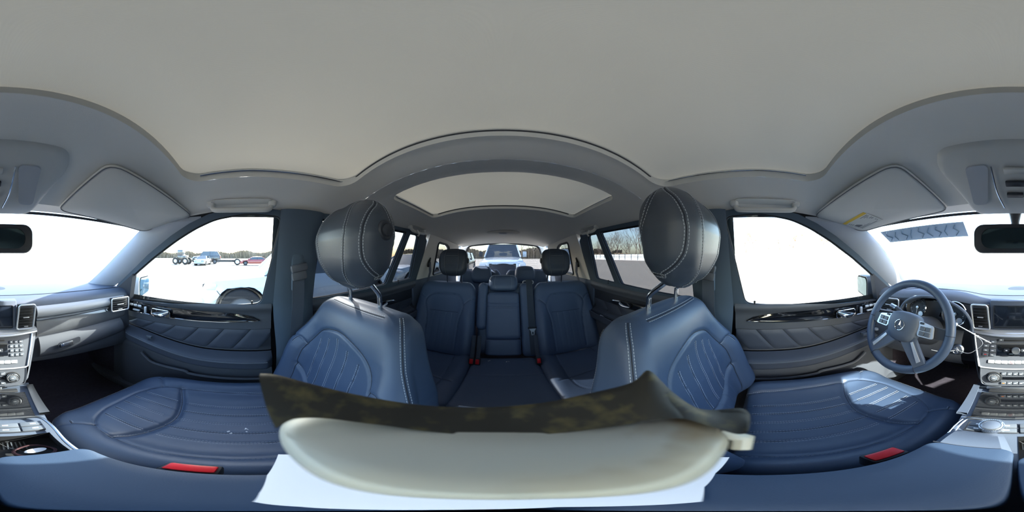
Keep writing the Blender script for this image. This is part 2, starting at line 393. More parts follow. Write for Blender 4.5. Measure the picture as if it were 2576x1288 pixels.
for s in (1, -1):
    # ---- front door
    d = empty('door_%d' % (1 if s > 0 else 2), (s*.72, -.25, -.5), kind='structure', label='front door on the %s side' % SIDE[s])
    outer = [(.145,-.225),(.172,.0),(.172,.165),(.0,.182),(-.14,.158),(-.22,.128),(-.31,.084),(-.44,.008),(-.56,-.068),(-.70,-.165),(-.74,-.20),(-.74,-.285),(-.3,-.27)]
    fr = curve_fill(MB(), [outer, FW], s, -.012, .03); make('window_frame', fr, 'pillar', d, smooth=30)
    make('window_seal', seal(FW, s), 'rubber', d)
    g = MB(); curve_fill(g, [FW], s, .012, .003); make('window_pane', g, 'glass_clear', d)
    # sail panel carrying the mirror
    sp = MB(); curve_fill(sp, [[(-.560,-.095),(-.74,-.215),(-.745,-.275),(-.62,-.262)]], s, -.02, .035); make('mirror_sail_panel', sp, 'dark', d)
    # inner skin: rows down the door, relief by height
    def relief(y, z, y0, y1, front=True):
        x = .712
        x -= .018*math.exp(-((z+.232)/.022)**2)                      # padded top ledge
        lo = -.498+.05*sss((-.15-y)/.5) if front else -.45            # armrest line rises forwards
        c0 = sss((y-y0-.04)/.16)*sss((y1+.03-y)/.06)
        x -= .070*c0*sss((lo+.035-z)/.03)*sss((z-(lo-.085))/.05)      # armrest
        x -= .030*sss((lo-.06-z)/.03)*sss((y-y0-.02)/.1)               # lower pocket body
        return x
    def skin(y0, y1, zt, zb, ny, nz, front=True, off=0):
        P = []
        for i in range(nz+1):
            row = []
            for j in range(ny+1):
                y = y0+(y1-y0)*j/ny; z = (zt(y) if callable(zt) else zt)*(1-i/nz)+(zb(y) if callable(zb) else zb)*i/nz
                row.append((s*(relief(y, z, y0, y1, front)+off), y, z))
            P.append(row)
        return P
    y0, y1 = -.76, .105
    sill = lambda y: -.216-.05*sss((-.05-y)/.7)
    t1 = lambda y: -.302-.03*sss((-.0-y)/.6)
    t2 = lambda y: -.345-.02*sss((-.0-y)/.6)
    t3 = lambda y: -.468+.05*sss((-.15-y)/.5)
    make('upper_pad', MB().grid(skin(y0, y1, lambda y: sill(y)+.002, t1, 40, 12)), 'dash_low', d)
    make('middle_band', MB().grid(skin(y0, y1, t1, t2, 40, 6, off=.004)), 'dash_low', d)
    # quilted insert: slanting sections, each its own piece, on a backing
    make('insert_backing', MB().grid(skin(y0, y1, t2, t3, 40, 10, off=.010)), 'dark', d)
    nsec = 6; q0, q1 = -.62, .09
    for k in range(nsec):
        a = q0+(q1-q0)*k/nsec; b = q0+(q1-q0)*(k+1)/nsec; P = []; slant = .085
        for i in range(9):
            v_ = i/8; row = []
            for j in range(11):
                u_ = j/10; y = a+(b-a)*u_+.002-.004*u_+slant*(v_-.5)*-1; y = min(y1-.003, y)
                z = (t2(y)-.004)*(1-v_)+(t3(y)+.004)*v_
                bul = .005*(1-(2*u_-1)**8)*(1-(2*v_-1)**8)
                row.append((s*(relief(y, z, y0, y1)+.008-bul), y, z))
            P.append(row)
        make('insert_section', MB().grid(P), 'door_leather', d)
    make('armrest', MB().grid(skin(y0, y1, t3, lambda y: t3(y)-.085, 60, 24)), 'door_leather', d)
    make('armrest_piping', MB().tube([(s*(relief(y, t3(y)-.028, y0, y1)-.002), y, t3(y)-.028) for y in np.linspace(-.60, .08, 40)], .0035, 6), 'satin' if False else 'button', d)
    make('lower_panel', MB().grid(skin(y0, y1, lambda y: t3(y)-.085, -.92, 40, 26)), 'dash_low', d)
    pk = MB(); path = [(.07,-.615),(-.22,-.615),(-.27,-.60),(-.42,-.60),(-.47,-.575),(-.50,-.55)]
    pk.tube([(s*(.645), y, z) for y, z in smooth_poly([(a, b, 0) for a, b in path], 5) for _ in (0,)] if False else [(s*.655, p.x, p.y) for p in smooth_poly([(a, b, 0) for a, b in path], 5)], .008, 8); make('pocket_rim', pk, 'dash_low', d)
    pp = MB(); pp.grid([[(s*(.655+.01*i), y, -.605-.02*i) for y in np.linspace(-.45, .07, 12)] for i in range(2)]+[[(s*.655, y, -.86) for y in np.linspace(-.45, .07, 12)]]); make('pocket', pp, 'dash_low', d)
    # lacquered trim spear
    sp = MB(); top = []; bot = []
    for i in range(25):
        t = i/24; y = .055-.72*t; h = .046*math.sqrt(max(0, 1-(1-min(1, t/.35))**2)) if t < .35 else .046
        zb = -.298-.028*t; top.append((y, zb+max(.002, h)+.020*t)); bot.append((y, zb))
    P = []
    for i in range(25):
        row = []
        for j in range(7):
            v_ = j/6; y = top[i][0]; z = bot[i][1]*(1-v_)+top[i][1]*v_
            row.append((s*(relief(y, z, y0, y1)-.006-.006*math.sin(PI*v_)), y, z))
        P.append(row)
    make('trim_spear', sp.grid(P), 'gloss', d)
    make('trim_spear_edge', MB().tube([(s*(relief(y, z, y0, y1)-.008), y, z-.001) for y, z in bot], .0025, 6), 'chrome', d)
    # handle
    hy = -.405; hz = -.292
    hb = make('handle_recess', MB().prism([(s*.694, hy+a, hz+b) for a, b in rounded_rect(0, 0, .052, .019, .012, 4)], (s*-.008, 0, 0)), 'gloss', d)
    hl = MB(); hp = smooth_poly([(s*.686, hy-.046, hz-.012), (s*.672, hy-.01, hz-.010), (s*.664, hy+.022, hz), (s*.682, hy+.046, hz+.012)], 5)
    hl.tube(hp, [.006+.006*math.sin(PI*i/(len(hp)-1)) for i in range(len(hp))], 10); make('door_handle', hl, 'chrome', hb)
    rim = MB().tube([(s*.6855, hy+a, hz+b) for a, b in rounded_rect(0, 0, .052, .019, .012, 4)], .0022, 6, closed=True); make('handle_rim', rim, 'chrome', hb)
    # seat memory / adjustment switches ahead of the handle
    for k in range(3): make('memory_switch', MB().box((s*.688, -.535-.028*k, -.276), (.008, .022, .012), bev=.002), 'button_light', d)
    make('seat_switch', MB().box((s*.686, -.555, -.302), (.012, .045, .009), bev=.003), 'button_light', d)
    make('seat_switch', MB().box((s*.686, -.495, -.290), (.012, .012, .036), bev=.003), 'button_light', d)
    make('outer_skin', MB().grid([[(s*x, y, z) for y in np.linspace(-.80, .20, 5)] for x, z in ((.745,-.23),(.775,-.30),(.79,-.5),(.76,-.80),(.72,-.96))]), 'blackcar', d)
    make('lock_pin', MB().lathe([(0,.028),(.004,.027),(.005,.022),(.0035,.016),(.004,0),(.008,-.002)], (s*.705, .02, -.226), k=10), 'rubber', d)
    # window switch pack on the armrest
    if s > 0:
        for k in range(4): make('window_switch', MB().box((s*.648, -.47-.034*(k % 2)*1.0-.0*k+.0, -.418-.001*k) if False else (s*(.655-.018*(k//2)), -.485-.036*(k % 2), -.418), (.014, .028, .014), bev=.003), 'button', d)
        make('mirror_switch', MB().lathe([(0,.01),(.01,.01),(.012,0)], (s*.645, -.565, -.416), k=14), 'button_light', d)
    else: make('window_switch', MB().box((s*.655, -.45, -.430), (.016, .03, .014), bev=.003), 'button', d)
    # ---- rear door
    d = empty('door_%d' % (3 if s > 0 else 4), (s*.72, .7, -.5), kind='structure', label='rear door on the %s side' % ('driver' if s > 0 else 'passenger'))
    outer = [(.245,-.222),(.225,.172),(1.03,.176),(1.10,.165),(1.165,.12),(1.185,-.05),(1.185,-.205)]
    make('window_frame', curve_fill(MB(), [outer, RW1, RW2], s, -.014, .03), 'pillar', d, smooth=30)
    for L, nm in ((RW1, 'window_pane'), (RW2, 'quarter_pane')):
        make('window_seal', seal(L, s, .004), 'rubber', d); make(nm, curve_fill(MB(), [L], s, .010, .003), 'glass_tint', d)
    y0, y1 = .245, 1.17
    rs = lambda y: -.208+.015*(y-.25)
    make('upper_pad', MB().grid(skin(y0, y1, lambda y: rs(y)+.004, lambda y: -.27, 30, 10, False)), 'dash_low', d)
    make('insert_backing', MB().grid(skin(y0, y1, lambda y: -.27, lambda y: -.44, 40, 10, False, off=.010)), 'dark', d)
    for k in range(5):
        a = .34+(.80)*k/5; b = .34+.80*(k+1)/5; P = []
        for i in range(9):
            v_ = i/8; row = []
            for j in range(9):
                u_ = j/8; y = min(y1-.01, max(y0+.01, a+(b-a)*u_-.07*(v_-.5))); z = -.35*(1-v_)-.435*v_
                row.append((s*(relief(y, z, y0, y1, False)+.008-.007*(1-(2*u_-1)**4)*(1-(2*v_-1)**6)), y, z))
            P.append(row)
        make('insert_section', MB().grid(P), 'door_leather', d)
    make('armrest', MB().grid(skin(y0, y1, -.44, -.52, 40, 14, False)), 'door_leather', d)
    make('lower_panel', MB().grid(skin(y0, y1, -.52, -.92, 30, 14, False)), 'dash_low', d)
    P = []
    for i in range(21):
        t = i/20; y = .30+.62*t; h = .04*math.sqrt(max(0, 1-(max(0, t-.7)/.3)**2)); P.append([(s*(.700-.006*math.sin(PI*j/6)), y, -.335+(h+.002)*j/6) for j in range(7)])
    make('trim_spear', MB().grid(P), 'gloss', d)
    hb = make('handle_recess', MB().prism([(s*.694, .74+a, -.312+b) for a, b in rounded_rect(0, 0, .05, .018, .012, 4)], (s*-.008, 0, 0)), 'gloss', d)
    hp = smooth_poly([(s*.685, .70, -.322), (s*.670, .74, -.318), (s*.668, .765, -.308), (s*.684, .785, -.300)], 5)
    make('door_handle', MB().tube(hp, [.005+.005*math.sin(PI*i/(len(hp)-1)) for i in range(len(hp))], 10), 'chrome', hb)
    make('outer_skin', MB().grid([[(s*x, y, z) for y in np.linspace(.20, 1.25, 5)] for x, z in ((.740,-.215),(.775,-.30),(.79,-.5),(.76,-.80),(.72,-.96))]), 'blackcar', d)
    make('lock_pin', MB().lathe([(0,.024),(.004,.023),(.005,.018),(.0035,.012),(.004,0),(.008,-.002)], (s*.700, .93, -.196), k=10), 'rubber', d)
    # ---- pillars
    b = MB(); rows = []
    for i in range(31):
        z = .17-(1.05)*i/30; ya, yb = (.115+.02*sss((-.2-z)/.3)+(z-.0)*.02, .285+.01*sss((-z)/.3)); row = []
        for j in range(9):
            t = j/8; row.append((s*(xs(z)-.028-.018*math.sin(PI*t)**.5 if z > -.9 else .7), ya+(yb-ya)*t, z))
        rows.append(row)
    make('trim_%d' % (3 if s > 0 else 4), b.grid(rows), 'pillar', kind='structure', label='dark cloth-covered middle pillar on the %s side' % SIDE[s])
    make('trim_%d' % (17 if s > 0 else 18), MB().grid([[(s*(xs(z)+.022), y, z) for y in (.10, .2, .31)] for z in (.19,.1,0,-.1,-.25)]), 'blackcar', kind='structure', label='black outer cover of the %s middle pillar' % SIDE[s])
    make('trim_%d' % (19 if s > 0 else 20), MB().grid([[(s*(x_edge(y)+dx), y, z_edge(y)+dz) for y in np.linspace(-.46, 2.25, 30)] for dx, dz in ((-.012,.004),(.012,.012),(.035,.004),(.030,-.02))]), 'blackcar', kind='structure', label='black roof rail above the %s windows' % SIDE[s])
    # rear pillar + quarter wall
    w = MB(); outer = [(1.19,-.95),(1.19,.175),(1.3,.176),(1.60,.156),(1.9,.140),(2.02,.12),(2.22,-.22),(2.22,-.95)]
    curve_fill(w, [[(1.175,-.20),(1.175,.175),(1.3,.172),(1.60,.156),(1.9,.140),(2.0,.12),(2.20,-.20)], TW], s, -.02, .03)
    make('trim_%d' % (5 if s > 0 else 6), w, 'headliner', kind='structure', label='pale grey rear pillar lining around the third window, %s side' % ('driver' if s > 0 else 'passenger'))
    make('window_%d' % (3 if s > 0 else 4), curve_fill(MB(), [TW], s, .012, .003), 'glass_tint', kind='structure', label='third side window on the %s side' % ('driver' if s > 0 else 'passenger'))
    make('trim_%d' % (7 if s > 0 else 8), seal(TW, s, .012, -.018), 'dark', kind='structure', label='dark seal of the third side window, %s side' % ('driver' if s > 0 else 'passenger'))
    P = [[(s*.77, 1.14, z)]+[(s*(xs(-.2, y)-.004), y, z) for y in np.linspace(1.150, 2.25, 16)] for z in (-.20,-.22,-.25,-.28,-.32,-.4,-.6,-.95)]
    make('wall_%s' % ('right' if s > 0 else 'left'), MB().grid(P), 'dash', kind='structure')
    # A pillar
    rows = []
    A = smooth_poly([(.600,-.455,.130),(.618,-.62,.022),(.632,-.78,-.083),(.645,-.97,-.200)], 6)
    B = smooth_poly([(.600,-.175,.140),(.625,-.34,.062),(.665,-.52,-.055),(.700,-.76,-.200)], 6)
    for p, q in zip(A, B):
        row = []
        for j in range(9):
            t = j/8; r_ = p.lerp(q, t); bul = math.sin(PI*t)**.8*.022; row.append((s*(r_.x-bul), r_.y, r_.z-.002))
        rows.append(row)
    top = [(s*(.600-.012*math.sin(PI*j/8)), -.455+.28*j/8, .150+.005*j/8) for j in range(9)]
    make('trim_%d' % (9 if s > 0 else 10), MB().grid([top]+rows), 'apillar', kind='structure', label='pale cloth windscreen pillar on the %s side' % SIDE[s])
# windshield
rows = []
for i in range(13):
    t = i/12; row = []
    for x in np.linspace(-1, 1, 25):
        X = x*(.615+.05*t); y = -.47-.58*t-(.10+.06*t)*(1-x*x); z = .165-.375*t-.03*x*x*(1-t)
        row.append((X, y, z))
    rows.append(row)
make('window_1', MB().grid(rows), 'glass_clear', kind='structure', label='windscreen')
# header strip between ceiling front edge and windscreen
rows = []
for t in (0, .5, 1): rows.append([(x_edge(-.47)*x, -.47-(.10*(1-x*x))*t, zc(x_edge(-.47)*x, -.47)*(1-t)+(.165-.03*x*x+.002)*t) for x in np.linspace(-1, 1, 25)])
make('trim_11', MB().grid(rows), 'headliner', kind='structure', label='headlining strip above the windscreen')
# black band along the windscreen's top edge
rows = [[((.615+.05*t)*x, -.47-.58*t-(.10+.06*t)*(1-x*x)+.004, .165-.375*t-.03*x*x*(1-t)-.002) for x in np.linspace(-.98, .98, 25)] for t in (0, .02)]
make('trim_12', MB().grid(rows), 'rubber', kind='structure', label='black band along the windscreen top edge')
# tailgate
t = empty('door_5', (0, 2.3, -.4), kind='structure', label='tailgate with the rear window')
gl = round_poly([(-.50,.145),(0,.188),(.50,.145),(.565,-.03),(.565,-.21),(-.565,-.21),(-.565,-.03)], .07, 6)
ou = [(-.66,-.95),(-.66,.12),(-.56,.20),(0,.235),(.56,.20),(.66,.12),(.66,-.95)]
make('tailgate_lining', MB().fill([[(x, 2.29, z) for x, z in ou], [(x, 2.29, z) for x, z in gl]], (0,.03,0)), 'headliner', t)
make('tailgate_seal', MB().tube([(x, 2.285, z) for x, z in gl], .014, 8, closed=True), 'dark', t)
make('rear_pane', MB().fill([[(x, 2.32, z) for x, z in gl]], (0,.004,0)), 'glass_rear', t)
h = MB()
for k in range(13): h.tube([(x, 2.318, .15-.026*k) for x in (-.5, .5)], .0006, 4)
make('heater_lines', h, 'print', t)
make('top_cover', MB().grid([[(x, 2.20+.085*j/4, .165+.03*(1-(x/.5)**2)+.02*(1-j/4)) for x in np.linspace(-.5, .5, 21)] for j in range(5)]), 'head_plastic', t)
# floor, tunnel, front bulkhead
f = MB(); f.grid([[(x, y, -.95+.0*x) for x in np.linspace(-.72, .72, 9)] for y in np.linspace(-1.2, 2.3, 18)])
make('floor', f, 'carpet', kind='structure')
b = MB(); b.grid([[(x, -.75-.45*math.sin(PI/2*k/8), -.95+.62*(1-math.cos(PI/2*k/8))) for x in np.linspace(-.74, .74, 9)] for k in range(9)])
make('wall_front', b, 'carpet', kind='structure')
for s in (1, -1):
    make('baseboard_%s' % ('right' if s > 0 else 'left'), MB().box((s*.70, .2, -.92), (.09, 2.4, .06), bev=.015), 'dash_low', kind='structure')
    P = [[(s*(.712-.03*math.sin(PI*j/6)), -.76-.45*j/6, z) for j in range(7)] for z in (-.24,-.5,-.7,-.95)]
    make('trim_%d' % (13 if s > 0 else 14), MB().grid(P), 'carpet', kind='structure', label='dark kick panel ahead of the %s door' % SIDE[s])
make('trim_15', MB().grid([[(x, y, -.36) for x in np.linspace(-.66, .66, 5)] for y in (2.12, 2.29)]), 'dash', kind='structure', label='load sill below the rear window')
# ================================================================== roof fittings
def grab_handle(name, y0, y1, s, label):
    r = empty(name, (s*.575, (y0+y1)/2, .19), label, 'handle', None)
    x = s*.545; z = zc(.545, (y0+y1)/2)
    pts = smooth_poly([(x+s*.012, y0, z-.004), (x-s*.004, y0+.012, z-.030), (x-s*.010, y0+.05, z-.036), (x-s*.010, y1-.05, z-.036), (x-s*.004, y1-.012, z-.030), (x+s*.012, y1, z-.004)], 6)
    make('grip', MB().tube(pts, .0095, 10, flat=.9), 'head_plastic', r)
    for y in (y0, y1): make('end_cap', MB().box((x+s*.008, y, z-.006), (.030, .028, .026), bev=.008, seg=3), 'head_plastic', r)
    make('handle_recess', MB().prism([(x+s*.004+a, (y0+y1)/2+b, zc(x+a*.5, (y0+y1)/2+b)-.004) for a, b in rounded_rect(0, 0, .02, (y1-y0)/2, .018, 4)], (0, 0, .003)), 'button_light' if False else 'head_plastic', r)
    return r
grab_handle('grab_handle', -.125, .085, 1, "grey fixed grab handle above the driver's front window")
grab_handle('grab_handle', -.125, .085, -1, "grey fixed grab handle above the front passenger's window")
for s in (1, -1):
    r = grab_handle('grab_handle', .86, 1.04, s, 'small grey grab handle with coat hook above the %s rear window' % ("driver's side" if s > 0 else 'passenger side'))
    make('coat_hook', MB().tube([(s*.525, .90, .165), (s*.512, .905, .140), (s*.525, .91, .130)], .006, 8), 'head_plastic', r)
def visor(s):
    r = empty('sun_visor', (s*.42, -.34, .17), "grey sun visor folded up above the %s%s" % ("driver's side of the windscreen" if s > 0 else "front passenger's side of the windscreen", ", with warning label" if s > 0 else ''), 'sun visor')
    C = [Vector((s*.60, -.205, .158)), Vector((s*.235, -.262, .228)), Vector((s*.20, -.475, .150)), Vector((s*.585, -.43, .110))]
    loop2 = round_poly([(0,0),(1,0),(1,1),(0,1)], .12, 5)
    def bil(u, v): return (C[0]*(1-u)+C[1]*u)*(1-v)+(C[3]*(1-u)+C[2]*u)*v
    L = [bil(u, v) for u, v in loop2]; nrm = (C[1]-C[0]).cross(C[3]-C[0]).normalized()
    if nrm.z < 0: nrm = -nrm
    ctr = bil(.5, .5); rows = []
    for (sc, h) in ((0, -.006), (.5, -.006), (.93, -.005), (.985, -.001), (1, .004), (.985, .009), (.9, .011), (0, .011)):
        rows.append([ctr+(p-ctr)*sc+nrm*h for p in L+[L[0]]])
    make('visor_body', MB().grid(rows), 'headliner', r)
    make('edge_seam', MB().tube([ctr+(p-ctr)*.985-nrm*.003 for p in L], .0015, 5, closed=True), 'print', r)
    make('pivot_rod', MB().tube([bil(.05, 1.02)+nrm*.004, bil(.4, 1.02)+nrm*.004, bil(.9, 1.0)+nrm*.004], .005, 8), 'head_plastic', r)
    if s > 0:
        q = [bil(u, v)-nrm*.0065 for u, v in ((.06,.50),(.40,.46),(.42,.80),(.09,.88))]
        def lb(u, v): return (q[0]*(1-u)+q[1]*u)*(1-v)+(q[3]*(1-u)+q[2]*u)*v
        lab = make('warning_label', MB().prism(q, -nrm*.0006), 'label', r)
        make('label_header', MB().prism([lb(0,0)-nrm*.0007, lb(1,0)-nrm*.0007, lb(1,.16)-nrm*.0007, lb(0,.16)-nrm*.0007], -nrm*.0004), 'yellow', lab)
        tl = MB()
        for k in range(9):
            v0 = .24+.08*k; u1 = .94-.1*(k % 3 == 2); u0 = .06 if k < 3 or k > 6 else .36
            tl.prism([lb(u0, v0)-nrm*.0007, lb(u1, v0)-nrm*.0007, lb(u1, v0+.03)-nrm*.0007, lb(u0, v0+.03)-nrm*.0007], -nrm*.0003)
        tl.prism([lb(.08,.5)-nrm*.0007, lb(.3,.5)-nrm*.0007, lb(.3,.74)-nrm*.0007, lb(.08,.74)-nrm*.0007], -nrm*.0003)
        make('printed_lines', tl, 'print', lab)
    return r
visor(1); visor(-1)
# overhead console
oc = empty('overhead_console', (0, -.38, .2), 'grey overhead console with reading lamps at the windscreen header', 'console')
def oz(y): return zc(0, y)-.012-.010*sss((-.33-y)/.1)
L = round_poly([(-.145,-.275),(.145,-.275),(.17,-.33),(.12,-.50),(-.12,-.50),(-.17,-.33)], .035, 5); rows = []
for sc, dz in ((0,0),(.5,0),(.92,0),(.98,.004),(1.02,.016),(1.04,.03)):
    rows.append([(x*sc, -.39+(y+.39)*sc, oz(-.39+(y+.39)*sc)+dz) for x, y in L+[L[0]]])
make('housing', MB().grid(rows), 'head_plastic', oc)
for s in (-1, 1):
    make('reading_lamp', MB().prism([(s*.085+a, -.385+b, oz(-.385+b)-.0005) for a, b in round_poly([(-.03*s,.06),(.02*s,.06),(.03*s,-.06),(-.01*s,-.06)], .015, 4)], (0,0,-.004)), 'lamp', oc)
    make('console_edge', MB().tube(smooth_poly([(s*.05, -.33, oz(-.33)-.004), (s*.045, -.40, oz(-.40)-.006), (s*.03, -.46, oz(-.46)-.005)], 5), .002, 6), 'chrome', oc)
for k in range(3): make('console_button', MB().box((0, -.345-.035*k, oz(-.345-.035*k)-.003), (.05-.004*k, .026, .008), bev=.003), 'dark' if k else 'head_plastic', oc)
# rear-view mirror
rm = empty('rear_view_mirror', (0, -.5, .07), 'dark interior rear-view mirror hanging from the windscreen header', 'mirror')
def mloop(hx, hz, yy): return [(x, yy-.10*(x*x), z) for x, z in rounded_rect(0, .052, hx, hz, .028, 5)]
rows = []
for hx, hz, yy in ((.10,.030,-.47),(.122,.042,-.472),(.125,.044,-.48),(.12,.042,-.50),(.06,.02,-.525),(.01,.006,-.53)): l = mloop(hx, hz, yy) if hz > .028 else [(x*hx/.12, yy, .052+(z-.052)*hz/.042) for (x, _, z) in mloop(.12,.042,yy)]; rows.append(l+[l[0]])
make('mirror_housing', MB().grid(rows), 'dark', rm)
g = mloop(.117,.038,-.4735); make('mirror_glass', MB().fill([g], (0,.0015,0)), 'mirror_dim', rm)
make('mirror_stem', MB().tube([(0,-.52,.075),(0,-.535,.11),(0,-.56,.150)], [.012,.014,.022], 10), 'dark', rm)
# rear dome lamp
dl = empty('dome_lamp', (0, 1.62, .24), 'small oval lamp in the rear headlining before the tailgate', 'lamp')
def dz_(x, y): return zc(x, y)-.004
rows = []
for sc, dz in ((0,-.014),(.7,-.013),(.95,-.008),(1.05,.002)): rows.append([(.16*sc*math.cos(a), 1.63+.075*sc*math.sin(a), dz_(.16*sc*math.cos(a), 1.63+.075*sc*math.sin(a))+dz) for a in np.linspace(0, 2*PI, 33)])
make('lamp_base', MB().grid(rows), 'headliner', dl)
make('lamp_lens', MB().lathe([(0,-.014),(.035,-.012),(.045,-.004),(.046,0)], (0, 1.585, zc(0,1.585)-.018), k=24), 'lamp', dl)
# hand-written frosted strip on the windscreen, seen from behind
def ws(x, t): X = x*(.615+.05*t); return Vector((X, -.47-.58*t-(.10+.06*t)*(1-x*x)+.006, .165-.375*t-.03*x*x*(1-t)-.001))
st = empty('windscreen_strip', tuple(ws(.7, .14)), 'pale frosted strip with scrawled marks on the windscreen before the driver', 'sticker')
P = [[ws(x, t) for x in np.linspace(.32, .92, 13)] for t in (.07, .20)]
stm = mat('frosted_strip', (190,212,232), .5); make('strip_film', MB().grid(P), stm, st)
pen = mat('grey_blue_marker', (110,140,165), .6); sc_ = MB()
for k in range(9):
    x = .37+.062*k
    pts = [(x, .09), (x+.02, .10+.02*(k % 2)), (x+.035, .14), (x+.01+.02*(k % 3), .18)] if k % 2 else [(x+.01, .09), (x+.03, .12), (x, .15), (x+.03, .185)]
    sc_.tube([ws(a, b)+Vector((0,.003,0)) for a, b in pts], .0022, 5)
make('marker_strokes', sc_, pen, st)
# ================================================================== upholstery tools
def rr(p, w, t, rc):
    """rounded rectangle, p in [0,1): front face first (y = -t)"""
    p = np.mod(p, 1.0); x = np.zeros_like(p); y = np.zeros_like(p); nx = np.zeros_like(p); ny = np.zeros_like(p)
    segs = [(0,.44,'f'),(.44,.48,'c',-PI/2,1,-1),(.48,.52,'r'),(.52,.56,'c',0,1,1),(.56,.88,'b'),(.88,.92,'c',PI/2,-1,1),(.92,.96,'l'),(.96,1.0,'c',PI,-1,-1)]
    w = w+0*p; t = t+0*p; rc = np.minimum(rc+0*p, np.minimum(w, t)*.999)
    for sg in segs:
        m = (p >= sg[0]) & (p < sg[1] + (1e-12 if sg[1] == 1 else 0)); u = (p-sg[0])/(sg[1]-sg[0])
        if sg[2] == 'f': X = -(w-rc)+2*(w-rc)*u; Y = -t; NX, NY = 0*p, -1+0*p
        elif sg[2] == 'b': X = (w-rc)-2*(w-rc)*u; Y = t; NX, NY = 0*p, 1+0*p
        elif sg[2] == 'r': X = w; Y = -(t-rc)+2*(t-rc)*u; NX, NY = 1+0*p, 0*p
        elif sg[2] == 'l': X = -w; Y = (t-rc)-2*(t-rc)*u; NX, NY = -1+0*p, 0*p
        else:
            a = sg[3]+PI/2*u; NX, NY = np.cos(a), np.sin(a); X = sg[4]*(w-rc)+rc*NX; Y = sg[5]*(t-rc)+rc*NY
        x = np.where(m, X, x); y = np.where(m, Y, y); nx = np.where(m, NX, nx); ny = np.where(m, NY, ny)
    return x, y, nx, ny
def pdist(X, Z, path):
    d = np.full(np.shape(X), 9.0); P = [(float(a[0]), float(a[1])) for a in path]
    for (x0, z0), (x1, z1) in zip(P[:-1], P[1:]):
        dx, dz = x1-x0, z1-z0; L = dx*dx+dz*dz+1e-12; t = np.clip(((X-x0)*dx+(Z-z0)*dz)/L, 0, 1)
        d = np.minimum(d, np.hypot(X-x0-t*dx, Z-z0-t*dz))
    return d
class Loft:
    def __init__(s, H, w, t, rc=.04, R=(.05,.05), disp=None, yo=None, dome=.01, capw=.09, zo=None):
        s.H, s.w, s.t, s.rc, s.R, s.disp, s.yo, s.dome, s.cw, s.zo = H, w, t, rc, R, disp, yo, dome, capw, zo
    def S(s, p, b):
        p = np.asarray(p, float); b = np.asarray(b, float); bc = np.clip(b, 0, 1); H = s.H
        w = np.interp(bc, *s.w); t = np.interp(bc, *s.t); cw = s.cw
        q = np.clip((bc-(1-cw))/cw, 0, 1)**2; q2 = np.clip((cw-bc)/cw, 0, 1)**2
        sh = s.R[1]*(1-np.sqrt(1-q*.999))+s.R[0]*(1-np.sqrt(1-q2*.999))
        sh_t = np.minimum(sh, t*.8); w2 = w-sh; t2 = t-sh_t; rc = np.minimum(s.rc, t2*.98)
        x, y, nx, ny = rr(p, w2, t2, rc)
        sc = np.where(b > 1, np.clip((1.2-b)/.2, 0, 1), np.where(b < 0, np.clip((b+.2)/.2, 0, 1), 1.0))
        x = x*sc; y = y*sc
        z = bc*H+np.where(b > 1, s.dome*(1-sc**2), 0)-np.where(b < 0, s.dome*(1-sc**2), 0)
        if s.disp is not None:
            f = np.clip((-ny-.1)/.6, 0, 1); f = f*f*(3-2*f)
            D = s.disp(x, z)*f*sc; x = x+nx*D; y = y+ny*D
        if s.yo is not None: y = y+np.interp(bc, *s.yo)
        if s.zo is not None: z = z+s.zo(x, b)
        return np.stack([x, y, z], -1)
    def mesh(s, npn=150, nb=120):
        k = int(npn*.5); p = np.concatenate([np.linspace(0, .44, k, endpoint=False), np.linspace(.44, .56, int(npn*.2), endpoint=False), np.linspace(.56, .88, int(npn*.1), endpoint=False), np.linspace(.88, 1, int(npn*.2), endpoint=False)])
        b = np.concatenate([[-.2,-.15,-.08,-.02], np.linspace(0, .1, int(nb*.16), endpoint=False), np.linspace(.1, .9, int(nb*.68), endpoint=False), np.linspace(.9, 1, int(nb*.16)), [1.02,1.08,1.15,1.2]])
        P, B = np.meshgrid(p, b, indexing='ij'); G = s.S(P, B); mb = MB(); n, m = P.shape
        mb.v = [tuple(q) for q in G.reshape(-1, 3).tolist()]
        for i in range(n):
            i2 = (i+1) % n
            for j in range(m-1): mb.f.append((i*m+j, i*m+j+1, i2*m+j+1, i2*m+j))
        return mb
    def fp(s, path):        # front path in local metres (x, z) -> (p, b)
        out = []
        for a in path:
            x, z = float(a[0]), float(a[1]); b = z/s.H; w = float(np.interp(b, *s.w)); cw = s.cw
            q = max(0, (b-(1-cw))/cw)**2; q2 = max(0, (cw-b)/cw)**2; w -= s.R[1]*(1-math.sqrt(max(0, 1-q*.999)))+s.R[0]*(1-math.sqrt(max(0, 1-q2*.999)))
            t = float(np.interp(b, *s.t)); rc = min(s.rc, t*.98)
            out.append((.22+.22*max(-1, min(1, x/(w-rc))), b))
        return out
    def line(s, pb, off=.0, n=None):
        """resample a (p,b) path into dense 3d points + normals"""
        pb = np.array(pb, float); d = np.r_[0, np.cumsum(np.hypot(*(s.S(pb[1:,0], pb[1:,1])-s.S(pb[:-1,0], pb[:-1,1])).T[:2])+np.abs(s.S(pb[1:,0], pb[1:,1])-s.S(pb[:-1,0], pb[:-1,1]))[:,2])]
        L = d[-1]; n = n or max(4, int(L/.0022)); q = np.linspace(0, L, n); P = np.interp(q, d, pb[:,0]); B = np.interp(q, d, pb[:,1])
        X = s.S(P, B); e = 1e-3; du = s.S(P+e, B)-s.S(P-e, B); dv = s.S(P, B+e)-s.S(P, B-e); N = np.cross(du, dv)
        N /= np.linalg.norm(N, axis=1, keepdims=True)+1e-12
        C = s.S(np.array([.22,.72]), np.array([.5,.5])).mean(0)
        if ((X-C)*N).sum() < 0: N = -N
        return X+N*off, N
